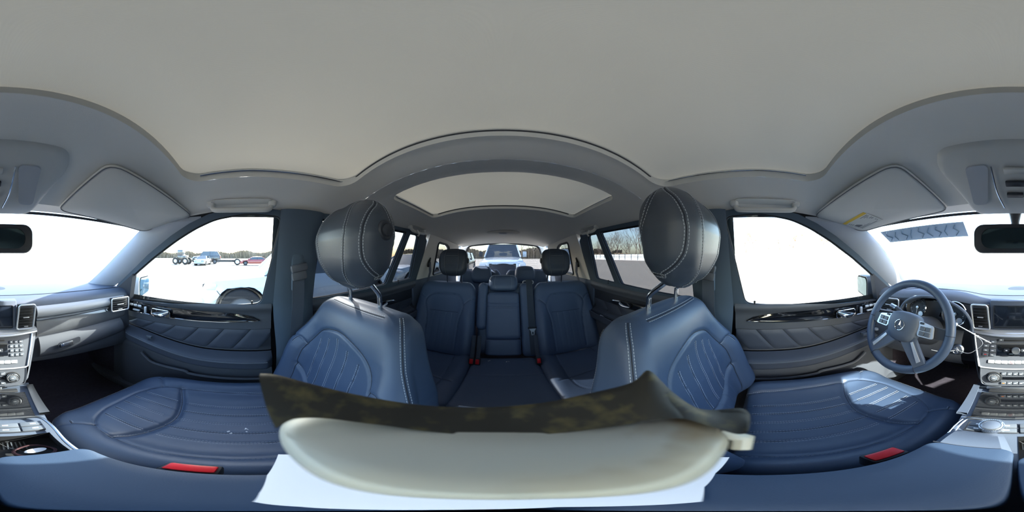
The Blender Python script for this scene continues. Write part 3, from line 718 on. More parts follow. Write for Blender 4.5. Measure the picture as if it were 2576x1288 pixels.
def stitches(mb, X, N, pitch=.0065, ln=.0045, wd=.00055, side=0.0):
    T = np.gradient(X, axis=0); T /= np.linalg.norm(T, axis=1, keepdims=True)+1e-12; Sd = np.cross(N, T)
    X = X+Sd*side+N*.0004; seg = np.r_[0, np.cumsum(np.linalg.norm(np.diff(X, axis=0), axis=1))]; L = seg[-1]; s0 = 0
    f = lambda A, q: np.array([np.interp(q, seg, A[:,k]) for k in range(3)])
    while s0+ln < L:
        a, b = f(X, s0), f(X, s0+ln); n_ = f(N, s0); sd = f(Sd, s0); n_ = n_/(np.linalg.norm(n_)+1e-9)
        base = len(mb.v)
        for q in (a, b):
            for c_ in (sd*wd, n_*wd*.8, -sd*wd): mb.v.append(tuple(q+c_))
        mb.f += [(base, base+1, base+4, base+3), (base+1, base+2, base+5, base+4), (base, base+2, base+1), (base+3, base+4, base+5)]
        s0 += pitch
def seamtube(mb, X, N, r=.0016):
    st = max(1, len(X)//120); mb.tube([Vector(q) for q in (X-N*.0006)[::st]], r, 5)
def sm2(pts, n=8): return [(p.x, p.y) for p in smooth_poly([(a, b, 0) for a, b in pts], n)]
# ================================================================== front seats
FS_OUT = sm2([(-.150,.02),(-.160,.18),(-.150,.27),(-.105,.345),(-.03,.378),(.03,.378),(.105,.345),(.150,.27),(.160,.18),(.150,.02)])
FS_LOW = sm2([(-.155,.17),(-.08,.125),(0,.11),(.08,.125),(.155,.17)])
FS_SHL = [sm2([(s*.150,.27),(s*.185,.285),(s*.235,.255)]) for s in (-1, 1)]
def fs_back_disp(x, z):
    r = np.exp(-((np.abs(x)-.205)/.045)**2)*(1/(1+np.exp((z-.30)/.035)))*.042           # bolsters
    r += .010*np.exp(-(x/.13)**2)*np.exp(-((z-.42)/.1)**2)
    r -= .016*(1/(1+np.exp((np.abs(x)-.155)/.012)))*(1/(1+np.exp((z-.36)/.02)))          # sunken fluted centre
    r += .012*np.exp(-((z-.07)/.06)**2)*np.exp(-(x/.15)**2)
    r -= .0065*np.exp(-(pdist(x, z, FS_OUT)/.0045)**2)
    r -= .010*np.exp(-(pdist(x, z, FS_LOW)/.008)**2)
    for q in FS_SHL: r -= .005*np.exp(-(pdist(x, z, q)/.004)**2)
    inside = (1/(1+np.exp((np.abs(x)-.145)/.004)))*(1/(1+np.exp((z-.36+np.abs(x)*.25)/.008)))
    for k in (-.09,-.045,0,.045,.09): r -= .0022*inside*np.exp(-((x-k)/.0028)**2)
    return r
FSB = Loft(.475, ([0,.12,.35,.55,.75,.9,1],[.225,.245,.252,.238,.205,.182,.172]), ([0,.5,1],[.082,.075,.062]), .045, (.03,.048), fs_back_disp,
           yo=([0,.25,.5,.75,1],[0,.004,.0,.006,.022]), dome=.008, capw=.12)
def fs_cush_disp(x, z):
    r = .026*np.exp(-((np.abs(x)-.200)/.045)**2)*(1/(1+np.exp((z-.42)/.05)))
    r -= .010*(1/(1+np.exp((np.abs(x)-.150)/.012)))
    r += .014*np.exp(-((z-.40)/.07)**2)*np.exp(-(x/.2)**2)
    r -= .0055*np.exp(-(pdist(x, z, FC_OUT)/.0045)**2)+.010*np.exp(-(pdist(x, z, FC_MID)/.010)**2)
    for q in FC_SD: r -= .005*np.exp(-(pdist(x, z, q)/.004)**2)
    inside = (1/(1+np.exp((np.abs(x)-.135)/.004)))*(1/(1+np.exp((z-.425)/.006)))
    for k in (-.09,-.045,0,.045,.09): r -= .0020*inside*np.exp(-((x-k)/.0028)**2)
    return r
FC_OUT = sm2([(-.155,.0),(-.165,.15),(-.165,.30),(-.150,.40),(-.09,.445),(0,.452),(.09,.445),(.150,.40),(.165,.30),(.165,.15),(.155,.0)])
FC_MID = sm2([(-.160,.335),(-.09,.305),(0,.285),(.09,.305),(.160,.335)])
FC_SD = [sm2([(s*.150,.40),(s*.185,.43),(s*.215,.45)]) for s in (-1, 1)]
FSC = Loft(.525, ([0,.2,.6,.85,1],[.235,.25,.248,.235,.222]), ([0,1],[.075,.070]), .045, (.02,.055), fs_cush_disp, dome=.012, capw=.12,
           zo=lambda x, b: (.045*(1-(x/.25)**2)-.02)*np.clip((b-.6)/.4, 0, 1))
def hr_disp(x, z): return .008*np.exp(-(x/.09)**2-((z-.12)/.07)**2)
FSH = Loft(.228, ([0,.25,.55,.85,1],[.098,.118,.128,.120,.105]), ([0,.3,.6,1],[.050,.062,.066,.052]), .050, (.04,.055), hr_disp, yo=([0,.5,1],[.008,0,.012]), dome=.012, capw=.30)
def front_seat(side, pos, label, mirror):
    sx = -1 if mirror else 1
    cx, dy, dz = pos
    root = empty('front_seat', (cx, .0+dy, -.93+dz), label, 'seat')
    T = Matrix.Translation((cx, .195+dy, -.605+dz)) @ Matrix.Rotation(math.radians(-14.5), 4, 'X') @ Matrix.Diagonal((sx,1,1,1))
    bk = make('backrest', FSB.mesh(190, 170), 'leather', root, smooth=70, Mx=T)
    st = MB(); sm = MB()
    def both(L, pb, double=True, so=.0045):
        X, N = L.line(pb); seamtube(sm, X, N)
        stitches(st, X+N*.001, N, side=so)
        if double: stitches(st, X+N*.001, N, side=-so)
    both(FSB, FSB.fp(FS_OUT)); both(FSB, FSB.fp(FS_LOW))
    for q in FS_SHL: both(FSB, FSB.fp(q), False)
    for k in (-.09,-.045,0,.045,.09): both(FSB, FSB.fp([(k, z) for z in np.linspace(.13, .362-abs(k)*.42, 16)]), True, .0035)
    # double seams down the edges where face meets side panel, and over the top
    for pe in (.462, .978): both(FSB, [(pe, b) for b in np.linspace(.04, .985, 30)])
    both(FSB, [(p, .972) for p in np.linspace(.0, .44, 24)])
    both(FSB, [(p, b) for p, b in zip([.545]*20, np.linspace(.05, .95, 20))], False)
    make('stitching', st, 'stitch', bk, smooth=0, Mx=T, kind='stuff'); make('seam', sm, 'seam', bk, Mx=T)
    TC = Matrix.Translation((cx, .115+dy, -.672+dz)) @ Matrix(((sx,0,0,0),(0,0,-1,0),(0,-1,0,0),(0,0,0,1))) @ Matrix.Rotation(math.radians(-2), 4, 'X')
    cu = make('cushion', FSC.mesh(190, 170), 'leather', root, smooth=70, Mx=TC)
    st = MB(); sm = MB(); both(FSC, FSC.fp(FC_OUT)); both(FSC, FSC.fp(FC_MID), False)
    for q in FC_SD: both(FSC, FSC.fp(q), False)
    for k in (-.09,-.045,0,.045,.09):
        both(FSC, FSC.fp([(k, z) for z in np.linspace(.02, .285, 16)]), True, .0035); both(FSC, FSC.fp([(k, z) for z in np.linspace(.32, .44-abs(k)*.12, 10)]), True, .0035)
    for pe in (.465, .975): both(FSC, [(pe, b) for b in np.linspace(.05, .99, 30)], False)
    both(FSC, [(p, .985) for p in np.linspace(-.03, .47, 30)], False)
    make('stitching', st, 'stitch', cu, smooth=0, Mx=TC, kind='stuff'); make('seam', sm, 'seam', cu, Mx=TC)
    # headrest
    hx, hy, hz = cx, (.260 if side == 'passenger' else .243)+dy, -.078+dz
    TH = Matrix.Translation((hx, hy, hz)) @ Matrix.Rotation(math.radians(-4), 4, 'X') @ Matrix.Diagonal((sx,1,1,1))
    hd = make('headrest', FSH.mesh(110, 90), 'leather_head', root, smooth=70, Mx=TH)
    st = MB(); sm = MB()
    for sp in (1, -1):
        f = lambda p: p if sp > 0 else .44-p
        both(FSH, [(f(p), b) for p, b in sm2([(.40,-.02),(.405,.2),(.415,.5),(.415,.8),(.40,1.02)])])
        both(FSH, [(f(p), b) for p, b in sm2([(.475,1.0),(.462,.75),(.458,.5),(.462,.28),(.478,.15),(.50,.11),(.525,.13),(.55,.17)])])
        both(FSH, [(f(p), b) for p, b in sm2([(.515,1.02),(.520,.75),(.530,.55),(.55,.42)])])
    make('stitching', st, 'stitch', hd, smooth=0, Mx=TH, kind='stuff'); make('seam', sm, 'seam', hd, Mx=TH)
    if side == 'passenger':
        X, N = FSH.line([(.4995,.60),(.5005,.60)], n=3); q = Vector(X[1]); q.x += -.002
        rb = make('release_button', MB().lathe([(.024,-.004),(.024,.002),(.020,.005),(.015,.0045),(.0145,.003),(.0135,.0075),(.010,.009),(0,.009)], TH @ q, (sx,0,0), 28), 'dark', hd)
    for k in (-.066, .066):
        a = Vector((cx+k, .318+dy, -.158+dz)); b = Vector((cx+k, .315+dy, -.105+dz)); c_ = Vector((cx+k, hy+.012, -.060+dz)); d_ = Vector((cx+k, hy+.008, -.0+dz))
        pp = make('headrest_post', MB().tube([a-Vector((0,-.01,.05)), a, b-(b-a)*.15]+smooth_poly([b-(b-a)*.1, b+(c_-b)*.2, c_], 4)+[d_], .0065, 12), 'chrome', root)
        make('post_collar', MB().lathe([(.0075,.010),(.013,.009),(.019,.004),(.024,.0),(.024,-.012)], a+Vector((0,0,-.004)), (0,.2,1), 24), 'dark', pp)
    make('seat_base', MB().box((cx, -.05+dy, -.835), (.40, .44, .17), bev=.03), 'dark', root)
    for k in (-.17, .17): make('seat_rail', MB().box((cx+k, -.03+dy, -.93), (.04, .60, .035), bev=.006), 'metal', root)
    # back shell
    # buckle beside the console
    ix = cx+sx*.242
    bx = make('belt_buckle', MB().box((ix, -.045+dy, -.515+dz), (.030, .052, .075), bev=.006), 'dark', root)
    make('release_button', MB().box((ix, -.045+dy, -.475+dz), (.020, .044, .008), bev=.003), 'red', bx)
    return root
front_seat('passenger', (-.365, 0, 0), 'sky-tinted black leather front passenger seat, with round button on its headrest', False)
front_seat('driver', (.365, -.075, .012), "sky-tinted black leather driver's seat behind the steering wheel", True)
# ================================================================== second row
def row2_back(cx, hw, H, disp, rc=.035, w=None):
    return Loft(H, (w or ([0,.3,.8,1],[hw,hw,hw*.96,hw*.88])), ([0,1],[.065,.055]), rc, (.02,.05), disp, dome=.006, capw=.12)
def R2T(cx, sx=1, y=1.055, z=-.755, a=-23): return Matrix.Translation((cx, y, z)) @ Matrix.Rotation(math.radians(a), 4, 'X') @ Matrix.Diagonal((sx,1,1,1))
R2H = .585
def curved(*p): return sm2(list(p))
R2_OUT = curved((-.11,.03),(-.125,.28),(-.155,.40),(-.120,.455),(-.06,.475),(.07,.475),(.12,.455),(.150,.38),(.125,.26),(.12,.03))
R2_S = [curved((-.155,.41),(-.19,.445),(-.235,.455)), curved((.150,.39),(.19,.43),(.235,.44))]
def r2disp(x, z):
    r = .020*np.exp(-((np.abs(x)-.185)/.04)**2)*(1/(1+np.exp((z-.38)/.03)))-.008*(1/(1+np.exp((np.abs(x)-.12)/.01)))*(1/(1+np.exp((z-.46)/.015)))
    r -= .006*np.exp(-(pdist(x, z, R2_OUT)/.005)**2)
    for q in R2_S: r -= .005*np.exp(-(pdist(x, z, q)/.005)**2)
    ins = (1/(1+np.exp((np.abs(x)-.11)/.004)))*(1/(1+np.exp((z-.33)/.006)))
    for k in (-.07,-.025,.025,.07): r -= .002*ins*np.exp(-((x-k)/.003)**2)
    return r
R2B = row2_back(0, .243, R2H, r2disp)
R2C_OUT = curved((-.13,.0),(-.14,.30),(-.10,.40),(0,.42),(.10,.40),(.14,.30),(.13,.0))
R2C_M = curved((-.20,.30),(-.10,.27),(0,.26),(.10,.27),(.20,.30))
def r2cd(x, z):
    r = .018*np.exp(-((np.abs(x)-.20)/.04)**2)*(1/(1+np.exp((z-.36)/.04)))-.006*(1/(1+np.exp((np.abs(x)-.13)/.01)))
    r -= .005*np.exp(-(pdist(x, z, R2C_OUT)/.005)**2)+.005*np.exp(-(pdist(x, z, R2C_M)/.006)**2)
    return r
R2C = Loft(.50, ([0,1],[.250,.245]), ([0,1],[.075,.07]), .04, (.02,.05), r2cd, dome=.01, capw=.12)
HR2 = Loft(.205, ([0,.3,.6,1],[.095,.112,.118,.105]), ([0,.5,1],[.035,.045,.035]), .034, (.03,.04), lambda x, z: -.012*np.exp(-((z-.09)/.04)**2)*np.exp(-(x/.08)**2), dome=.006, capw=.25)
def row2(cx, sx, label, ztop=0):
    root = empty('second_row_seat', (cx, .8, -.95), label, 'seat')
    T = R2T(cx, sx); b = make('backrest', R2B.mesh(130, 120), 'leather_rear', root, smooth=70, Mx=T); sm = MB(); st = MB()
    for q in [R2_OUT]+R2_S: X, N = R2B.line(R2B.fp(q)); seamtube(sm, X, N, .0018); stitches(st, X+N*.001, N, pitch=.009, ln=.006, side=.005)
    for k in (-.07,-.025,.025,.07): X, N = R2B.line(R2B.fp([(k, z) for z in np.linspace(.05, .33, 12)])); stitches(st, X+N*.0005, N, pitch=.009, ln=.006)
    X, N = R2B.line(R2B.fp([(x, .335) for x in np.linspace(-.11, .115, 10)])); seamtube(sm, X, N, .0016)
    make('stitching', st, 'stitch', b, smooth=0, Mx=T, kind='stuff'); make('seam', sm, 'seam', b, Mx=T)
    TC = Matrix.Translation((cx, 1.03, -.80)) @ Matrix(((sx,0,0,0),(0,0,-1,0),(0,-1,0,0),(0,0,0,1))) @ Matrix.Rotation(math.radians(-4), 4, 'X')
    c_ = make('cushion', R2C.mesh(120, 110), 'leather_rear', root, smooth=70, Mx=TC); sm = MB(); st = MB()
    for q in (R2C_OUT, R2C_M): X, N = R2C.line(R2C.fp(q)); seamtube(sm, X, N, .0018); stitches(st, X+N*.001, N, pitch=.009, ln=.006, side=.005)
    X, N = R2C.line([(p, .985) for p in np.linspace(-.03, .47, 30)]); stitches(st, X, N, pitch=.009, ln=.006)
    make('stitching', st, 'stitch', c_, smooth=0, Mx=TC, kind='stuff'); make('seam', sm, 'seam', c_, Mx=TC)
    hx = -.385 if cx < 0 else .405; TH = Matrix.Translation((hx, 1.20, -.150)) @ Matrix.Rotation(math.radians(-10), 4, 'X')
    h = make('headrest', HR2.mesh(70, 60), 'leather_head', root, smooth=70, Mx=TH); sm = MB(); st = MB()
    for pb in ([(.07, b_) for b_ in np.linspace(.02, .98, 12)], [(.37, b_) for b_ in np.linspace(.02, .98, 12)], [(p, .70) for p in np.linspace(.09, .35, 10)]):
        X, N = HR2.line(pb); seamtube(sm, X, N, .0013); stitches(st, X+N*.001, N, pitch=.008, ln=.005, side=.003)
    make('stitching', st, 'stitch', h, smooth=0, Mx=TH, kind='stuff'); make('seam', sm, 'seam', h, Mx=TH)
    make('release_button', MB().lathe([(.022,0),(.022,.01),(.015,.016),(0,.016)], TH @ Vector((-.108 if hx > 0 else .108, .0, .115)), (-1 if hx > 0 else 1, 0, 0), 18), 'dark', h)
    for k in (-.06, .06):
        pp = make('headrest_post', MB().tube([(hx+k, 1.262, -.275), (hx+k, 1.250, -.19), (hx+k*.95, 1.225, -.08)], .0062, 10), 'chrome', root)
        make('post_collar', MB().lathe([(.007,.008),(.014,.006),(.022,0),(.022,-.02)], (hx+k, 1.258, -.222), (0,-.1,1), 18), 'dark', pp)
    make('seat_base', MB().box((cx, .82, -.91), (.44, .36, .10), bev=.02), 'dark', root)
row2(-.440, 1, 'dark leather second-row seat behind the front passenger seat')
row2(.462, -1, "dark leather second-row seat behind the driver's seat")
# middle seat
root = empty('second_row_middle_seat', (.02, .8, -.95), 'narrow dark leather middle seat with fold-down armrest, small headrest and belt', 'seat')
def flatL(H, hw, t, rc, disp=None, cap=.1, R=.03, dome=.004): return Loft(H, ([0,1],[hw,hw]), ([0,1],[t,t]), rc, (R*.7,R), disp, dome=dome, capw=cap)
T = R2T(.02, 1, 1.105, -.755); make('backing_panel', flatL(.575, .205, .03, .02).mesh(50, 40), 'leather_rear', root, Mx=T)
T = R2T(-.152, 1, 1.062, -.755) @ Matrix.Translation((0, 0, .215)); make('side_pad', flatL(.365, .038, .06, .028).mesh(50, 50), 'leather_rear', root, Mx=T)
T = R2T(.175, 1, 1.062, -.755); make('side_pad', flatL(.58, .053, .05, .02).mesh(50, 60), 'leather_rear', root, Mx=T)
T = R2T(.0, 1, 1.055, -.755) @ Matrix.Translation((0, 0, .02)); make('lower_pad', flatL(.13, .118, .055, .03).mesh(50, 40), 'leather_rear', root, Mx=T)
def armd(x, z): return -.004*np.exp(-((z-.272)/.004)**2)-.004*np.exp(-((z-.242)/.004)**2)
AR = flatL(.36, .117, .045, .02, armd); T = R2T(0, 1, 1.035, -.755) @ Matrix.Translation((0, 0, .155))
a = make('fold_down_armrest', AR.mesh(90, 110), 'leather_rear', root, smooth=70, Mx=T); st = MB()
for zz in (.276,.238): X, N = AR.line(AR.fp([(x, zz) for x in np.linspace(-.095, .095, 12)])); stitches(st, X, N, pitch=.009, ln=.006)
make('stitching', st, 'stitch', a, smooth=0, Mx=T, kind='stuff')
HM = Loft(.125, ([0,.5,1],[.108,.112,.106]), ([0,1],[.045,.035]), .03, (.02,.035), None, dome=.004, capw=.35); T = R2T(0, 1, 1.045, -.755) @ Matrix.Translation((0, -.005, .525))
h = make('headrest', HM.mesh(60, 50), 'leather_rear', root, smooth=70, Mx=T); st = MB()
for pb in ([(.045, b_) for b_ in np.linspace(.03, .95, 10)], [(.395, b_) for b_ in np.linspace(.03, .95, 10)]): X, N = HM.line(pb); stitches(st, X, N, pitch=.008, ln=.005)
X, N = HM.line([(p, .97) for p in np.linspace(.02, .42, 14)]); stitches(st, X, N, pitch=.008, ln=.005, wd=.001)
make('stitching', st, 'stitch', h, smooth=0, Mx=T, kind='stuff')
MC = Loft(.50, ([0,.5,1],[.20,.215,.235]), ([0,1],[.072,.068]), .035, (.02,.05), lambda x, z: .006*np.exp(-(x/.12)**2)-.004*np.exp(-((z-.20)/.004)**2), dome=.01, capw=.12)
TC = Matrix.Translation((.012, 1.03, -.805)) @ Matrix(((1,0,0,0),(0,0,-1,0),(0,-1,0,0),(0,0,0,1))) @ Matrix.Rotation(math.radians(-4), 4, 'X')
c_ = make('cushion', MC.mesh(90, 80), 'leather_rear', root, smooth=70, Mx=TC); st = MB(); X, N = MC.line(MC.fp([(x, .2) for x in np.linspace(-.18, .18, 12)])); stitches(st, X, N, pitch=.009, ln=.006)
make('stitching', st, 'stitch', c_, smooth=0, Mx=TC, kind='stuff')
make('seat_base', MB().box((.015, .82, -.91), (.38, .36, .10), bev=.02), 'dark', root)
# buckles of the second row
def buckle(x, y, z, n, label):
    r = empty('belt_buckle', (x, y, z-.05), label, 'buckle')
    R = Matrix.Rotation(math.radians(-25), 3, 'X')
    for k in range(n):
        xx = x+(k-(n-1)/2)*.036
        h = make('buckle_housing', MB().box((xx, y, z), (.033, .03, .055), R=R, bev=.005), 'dark', r)
        make('release_button', MB().box((xx, y-.013, z+.008), (.021, .012, .036), R=R, bev=.003), 'red', h)
        make('buckle_stalk', MB().tube([(xx, y+.005, z+.02), (xx, y+.045, z+.09), (xx, y+.085, z+.17)], .013, 8, flat=.3, up=(1,0,0)), 'webbing' , r)
buckle(-.168, .945, -.725, 2, 'double seat belt buckle with red buttons between the passenger-side and middle rear seats')
buckle(.205, .935, -.715, 1, "single seat belt buckle with red button beside the driver's-side rear seat")
# straps
def strap(mb, pts, w=.023, t=.0012, across=(1,0,0)):
    pts = [Vector(p) for p in pts]; a = Vector(across).normalized(); rows = []
    for i, p in enumerate(pts):
        T = (pts[min(i+1, len(pts)-1)]-pts[max(i-1, 0)]).normalized(); s_ = (a-T*a.dot(T)).normalized(); n = T.cross(s_)
        rows.append([p-s_*w-n*t, p+s_*w-n*t, p+s_*w+n*t, p-s_*w+n*t, p-s_*w-n*t])
    return mb.grid(rows)
r = empty('middle_seat_belt', (.2, 1.2, -.2), 'dark seat belt hanging with its metal tongue down the rear middle seat', 'seat belt')
P = [R2T(.198, 1, 1.062, -.755) @ Vector((0, -.054, z)) for z in np.linspace(.02, .575, 12)]; P.append(P[-1]+Vector((0,.03,.018)))
make('belt_strap', strap(MB(), P, .0235), 'webbing', r)
tp = R2T(.198, 1, 1.062, -.755) @ Vector((0, -.058, .225))
tg = make('belt_tongue', MB().box(tp, (.062, .008, .014), bev=.003), 'dark', r)
make('tongue_plate', MB().fill([[tp+Vector((x, -.004-z*.4*-1, z)) for x, z in [(-.024,-.004),(-.012,-.022),(-.011,-.050),(.011,-.050),(.012,-.022),(.024,-.004)]], [tp+Vector((x, -.004+z*.4, z)) for x, z in [(-.005,-.026),(-.005,-.042),(.005,-.042),(.005,-.026)]]], (0,-.002,0)), 'satin', tg)
gp = R2T(.198, 1, 1.062, -.755) @ Vector((0, .0, .588))
make('belt_outlet', MB().tube([gp+Vector((a, 0, b)) for a, b in rounded_rect(0, 0, .042, .012, .010, 4)], .004, 8, closed=True), 'silver', r)
for s in (1, -1):
    nm = "driver's side" if s > 0 else 'passenger side'
    # front belt on the middle pillar
    r = empty('front_seat_belt', (s*.62, .2, -.05), 'dark front seat belt running down the %s middle pillar' % nm, 'seat belt')
    sl_ = make('height_slider', MB().box((s*.612, .195, -.02), (.022, .05, .24), bev=.009), 'pillar', r)
    gd = make('belt_guide', MB().box((s*.592, .195, -.045), (.024, .066, .030), R=Matrix.Rotation(math.radians(12), 3, 'X'), bev=.008), 'dash_low', r)
    make('guide_bracket', MB().box((s*.590, .195, -.075), (.020, .060, .034), R=Matrix.Rotation(math.radians(12), 3, 'X'), bev=.008), 'dash_low', r)
    make('belt_strap', strap(MB(), [(s*.598, .195, -.07), (s*.600, .193, -.2), (s*.625, .188, -.4), (s*.655, .18, -.6), (s*.68, .178, -.82)], .024, across=(0,1,0)), 'webbing', r)
    # rear outer belts
    r = empty('rear_seat_belt', (s*.6, 1.27, -.07), 'dark rear seat belt coming out of the pale pillar slot, %s' % nm, 'seat belt')
    make('belt_slot', MB().box((s*.628, 1.285, -.055), (.02, .018, .09), R=Matrix.Rotation(math.radians(-25), 3, 'X'), bev=.005), 'rubber', r)
    make('belt_strap', strap(MB(), [(s*.622, 1.285, -.055), (s*.625, 1.30, -.14), (s*.66, 1.30, -.26), (s*.68, 1.30, -.45)], .023, across=(0,1,.4)), 'webbing', r)
# ================================================================== third row
R3 = Loft(.50, ([0,.6,.9,1],[.26,.262,.25,.235]), ([0,1],[.05,.045]), .03, (.02,.05), lambda x, z: .008*np.exp(-((np.abs(x)-.2)/.04)**2)-.004*np.exp(-((np.abs(x)-.13)/.004)**2), dome=.01, capw=.14)
H3 = Loft(.20, ([0,.5,1],[.118,.124,.112]), ([0,1],[.04,.035]), .03, (.03,.045), None, dome=.006, capw=.3)
for s in (1, -1):
    cx = s*.285+.0; r = empty('third_row_seat', (cx, 1.9, -.9), 'dark leather third-row seat on the %s, folded headrest lowered' % ("driver's side" if s > 0 else 'passenger side'), 'seat')
    T = Matrix.Translation((cx, 1.93, -.66)) @ Matrix.Rotation(math.radians(-12), 4, 'X')
    make('backrest', R3.mesh(90, 80), 'leather_rear', r, smooth=70, Mx=T)
    make('headrest', H3.mesh(60, 50), 'leather_rear', r, smooth=70, Mx=Matrix.Translation((s*.262, 1.945, -.325)) @ Matrix.Rotation(math.radians(-10), 4, 'X'))
    make('cushion', flatL(.42, .255, .06, .03).mesh(60, 50), 'leather_rear', r, Mx=Matrix.Translation((cx, 1.95, -.66)) @ Matrix(((1,0,0,0),(0,0,-1,0),(0,-1,0,0),(0,0,0,1))))
make('wiper_motor_cover', MB().grid([[(.20*f*math.cos(a), 2.27-.05*(1-f), -.34+.235*f*max(0, math.sin(a))**.45) for a in np.linspace(0, PI, 21)] for f in (1, .97, .85, .6, .2)]), 'dash', t)

def flecks(name, pts, label):
    mb = MB(); R = random.Random(5)
    for p in pts:
        for k in range(4):
            q = Vector(p)+Vector((R.gauss(0,.006), R.gauss(0,.006), 0)); mb.box(q, (R.uniform(.002,.007), R.uniform(.001,.003), .0012), R=Matrix.Rotation(R.uniform(0,3), 3, 'Z'))
    tag(make(name, mb, 'paper', None, smooth=0), label, 'lint', kind='stuff')
flecks('lint_flecks', [(-.31,-.03,-.592),(-.33,.00,-.592)], 'tiny white lint flecks on the front passenger cushion')
flecks('lint_flecks', [(-.08,.955,-.715),(.02,.945,-.715)], 'tiny white crumbs at the back of the rear middle cushion')
# ================================================================== dashboard
dash = empty('dashboard', (0, -.85, -.4), 'wide dark dashboard below the windscreen, with dials, screen and silver-edged vents', 'dashboard')
def dy_(x): return .065*(abs(x)/.68)**3
def prof_rows(pts, x0, x1, n, crown=.0): return [[(x, y+dy_(x), z) for x in np.linspace(x0, x1, n)] for (y, z) in pts]
def hump(x): return 0
top = []
for (y, z) in [(-1.20,-.215),(-1.08,-.197),(-.96,-.190),(-.86,-.186),(-.78,-.186),(-.735,-.190),(-.71,-.198),(-.698,-.210),(-.695,-.228)]:
    top.append([(x, y+dy_(x), z+.018*math.exp(-((x-.35)/.17)**4)*sss((y+1.0)/.2)) for x in np.linspace(-.70, .70, 71)])
make('top_pad', MB().grid(top), 'dash', dash)
make('top_pad_seam', MB().tube([(x, -.755+dy_(x), -.187+.018*math.exp(-((x-.35)/.17)**4)) for x in np.linspace(-.68, .68, 60)], .0015, 5), 'seam', dash)
make('speaker_grille', MB().lathe([(0,.004),(.06,.003),(.062,-.004)], (-.02, -.93, -.190), k=28), 'dark', dash)
body = prof_rows([(-.697,-.222),(-.700,-.30),(-.692,-.38),(-.690,-.50),(-.72,-.56),(-.85,-.60),(-1.1,-.60)], -.70, .70, 57)
make('body', MB().grid(body), 'dash_low', dash)
# passenger trim: padded leather band with sun highlight painted in, lacquer band, glove box
def pband(name, z0f, z1f, y0, bul, m, xa=-.195, xb=-.665, n=34, parent=dash, nv=8):
    P = []
    for i in range(n+1):
        x = xa+(xb-xa)*i/n; row = []
        for j in range(nv+1):
            t = j/nv; z = z0f(x)*(1-t)+z1f(x)*t; row.append((x, y0+dy_(x)+bul*math.sin(PI*t)**.7, z))
        P.append(row)
    return make(name, MB().grid(P), m, parent)
f_ = lambda x: (abs(x)-.195)/.47
pband('padded_band', lambda x: -.228+.004*f_(x), lambda x: -.285+.012*f_(x), -.692, .022, 'dash_sunlit')
pband('silver_band', lambda x: -.285+.012*f_(x), lambda x: -.302+.018*f_(x), -.690, .010, 'satin', nv=5)
pband('lacquer_band', lambda x: -.303+.018*f_(x), lambda x: -.385+.035*f_(x), -.690, .008, 'dash_wood')
gb = pband('glove_box', lambda x: -.392+.036*f_(x), lambda x: -.512+.06*f_(x)**1.5, -.690, .030, 'dash_low', xa=-.205, xb=-.64)
make('handle_recess', MB().prism([(-.335+a, -.652+dy_(-.335), -.425+b+a*.12*-1) for a, b in rounded_rect(0, 0, .055, .016, .010, 4)], (0,.004,0)), 'dark', gb)
make('glove_box_handle', MB().box((-.320, -.647+dy_(-.32), -.428), (.062, .010, .020), R=Matrix.Rotation(.1, 3, 'Y'), bev=.004), 'satin', gb)
make('handle_lock', MB().lathe([(0,.003),(.006,.003),(.007,0)], (-.298, -.641+dy_(-.3), -.426), (0,1,0), 14), 'chrome', gb)
def vent(cx, cy, cz, hw, hh, yaw, nsl=6, skew=0.0, nm='air_vent', frame='silver'):
    R = Matrix.Translation((cx, cy, cz)) @ Matrix.Rotation(yaw, 4, 'Z')
    v = make(nm, MB().box((0,-.012,0), (hw*2, .012, hh*2), bev=.003), 'rubber', dash, Mx=R)
    lp = [(x+skew*z, .008, z) for x, z in rounded_rect(0, 0, hw, hh, .010, 4)]
    make('vent_frame', MB().tube(lp, .0038, 6, closed=True), frame, v, Mx=R)
    for k in range(nsl):
        z = -hh+2*hh*(k+1)/(nsl+1); make('vent_slat', MB().box((skew*z, 0, z), (hw*1.9, .014, .0022), R=Matrix.Rotation(.25, 3, 'X'), bev=.0008), 'dark', v, Mx=R)
    make('vent_tab', MB().box((0, .008, 0), (hw*.75, .008, .004), bev=.0015), 'silver', v, Mx=R)
    make('vent_tab', MB().box((0, .006, -hh*.78), (hw*.5, .006, .003), bev=.001), 'silver', v, Mx=R)
vent(.141, -.655, -.262, .034, .056, 0, 7, .10); vent(-.141, -.655, -.262, .034, .056, 0, 7, -.10)
vent(.600, -.618, -.262, .055, .036, .30, 5); vent(-.615, -.612, -.262, .052, .036, -.24, 5)
# screen between the centre vents
make('screen_housing', MB().box((0, -.690, -.262), (.21, .04, .145), bev=.006), 'dash', dash)
sc = make('display_screen', MB().box((0, -.672, -.264), (.178, .010, .108), bev=.002), 'screen', dash)
make('screen_frame', MB().tube([(x, -.666, -.264+z) for x, z in rounded_rect(0, 0, .089, .054, .004, 3)], .0016, 5, closed=True), 'dark', sc)
make('silver_shelf', MB().grid([[(x, -.690+.052*math.sin(min(1, t*1.6)*PI/2)-.03*(x/.19)**2*t, -.327-.016*t**2) for x in np.linspace(-.19, .19, 25)] for t in np.linspace(0, 1, 7)]), 'silver', dash)
make('shelf_edge', MB().tube([(x, -.636-.03*(x/.19)**2, -.343) for x in np.linspace(-.19, .19, 25)], .005, 8), 'silver', dash)
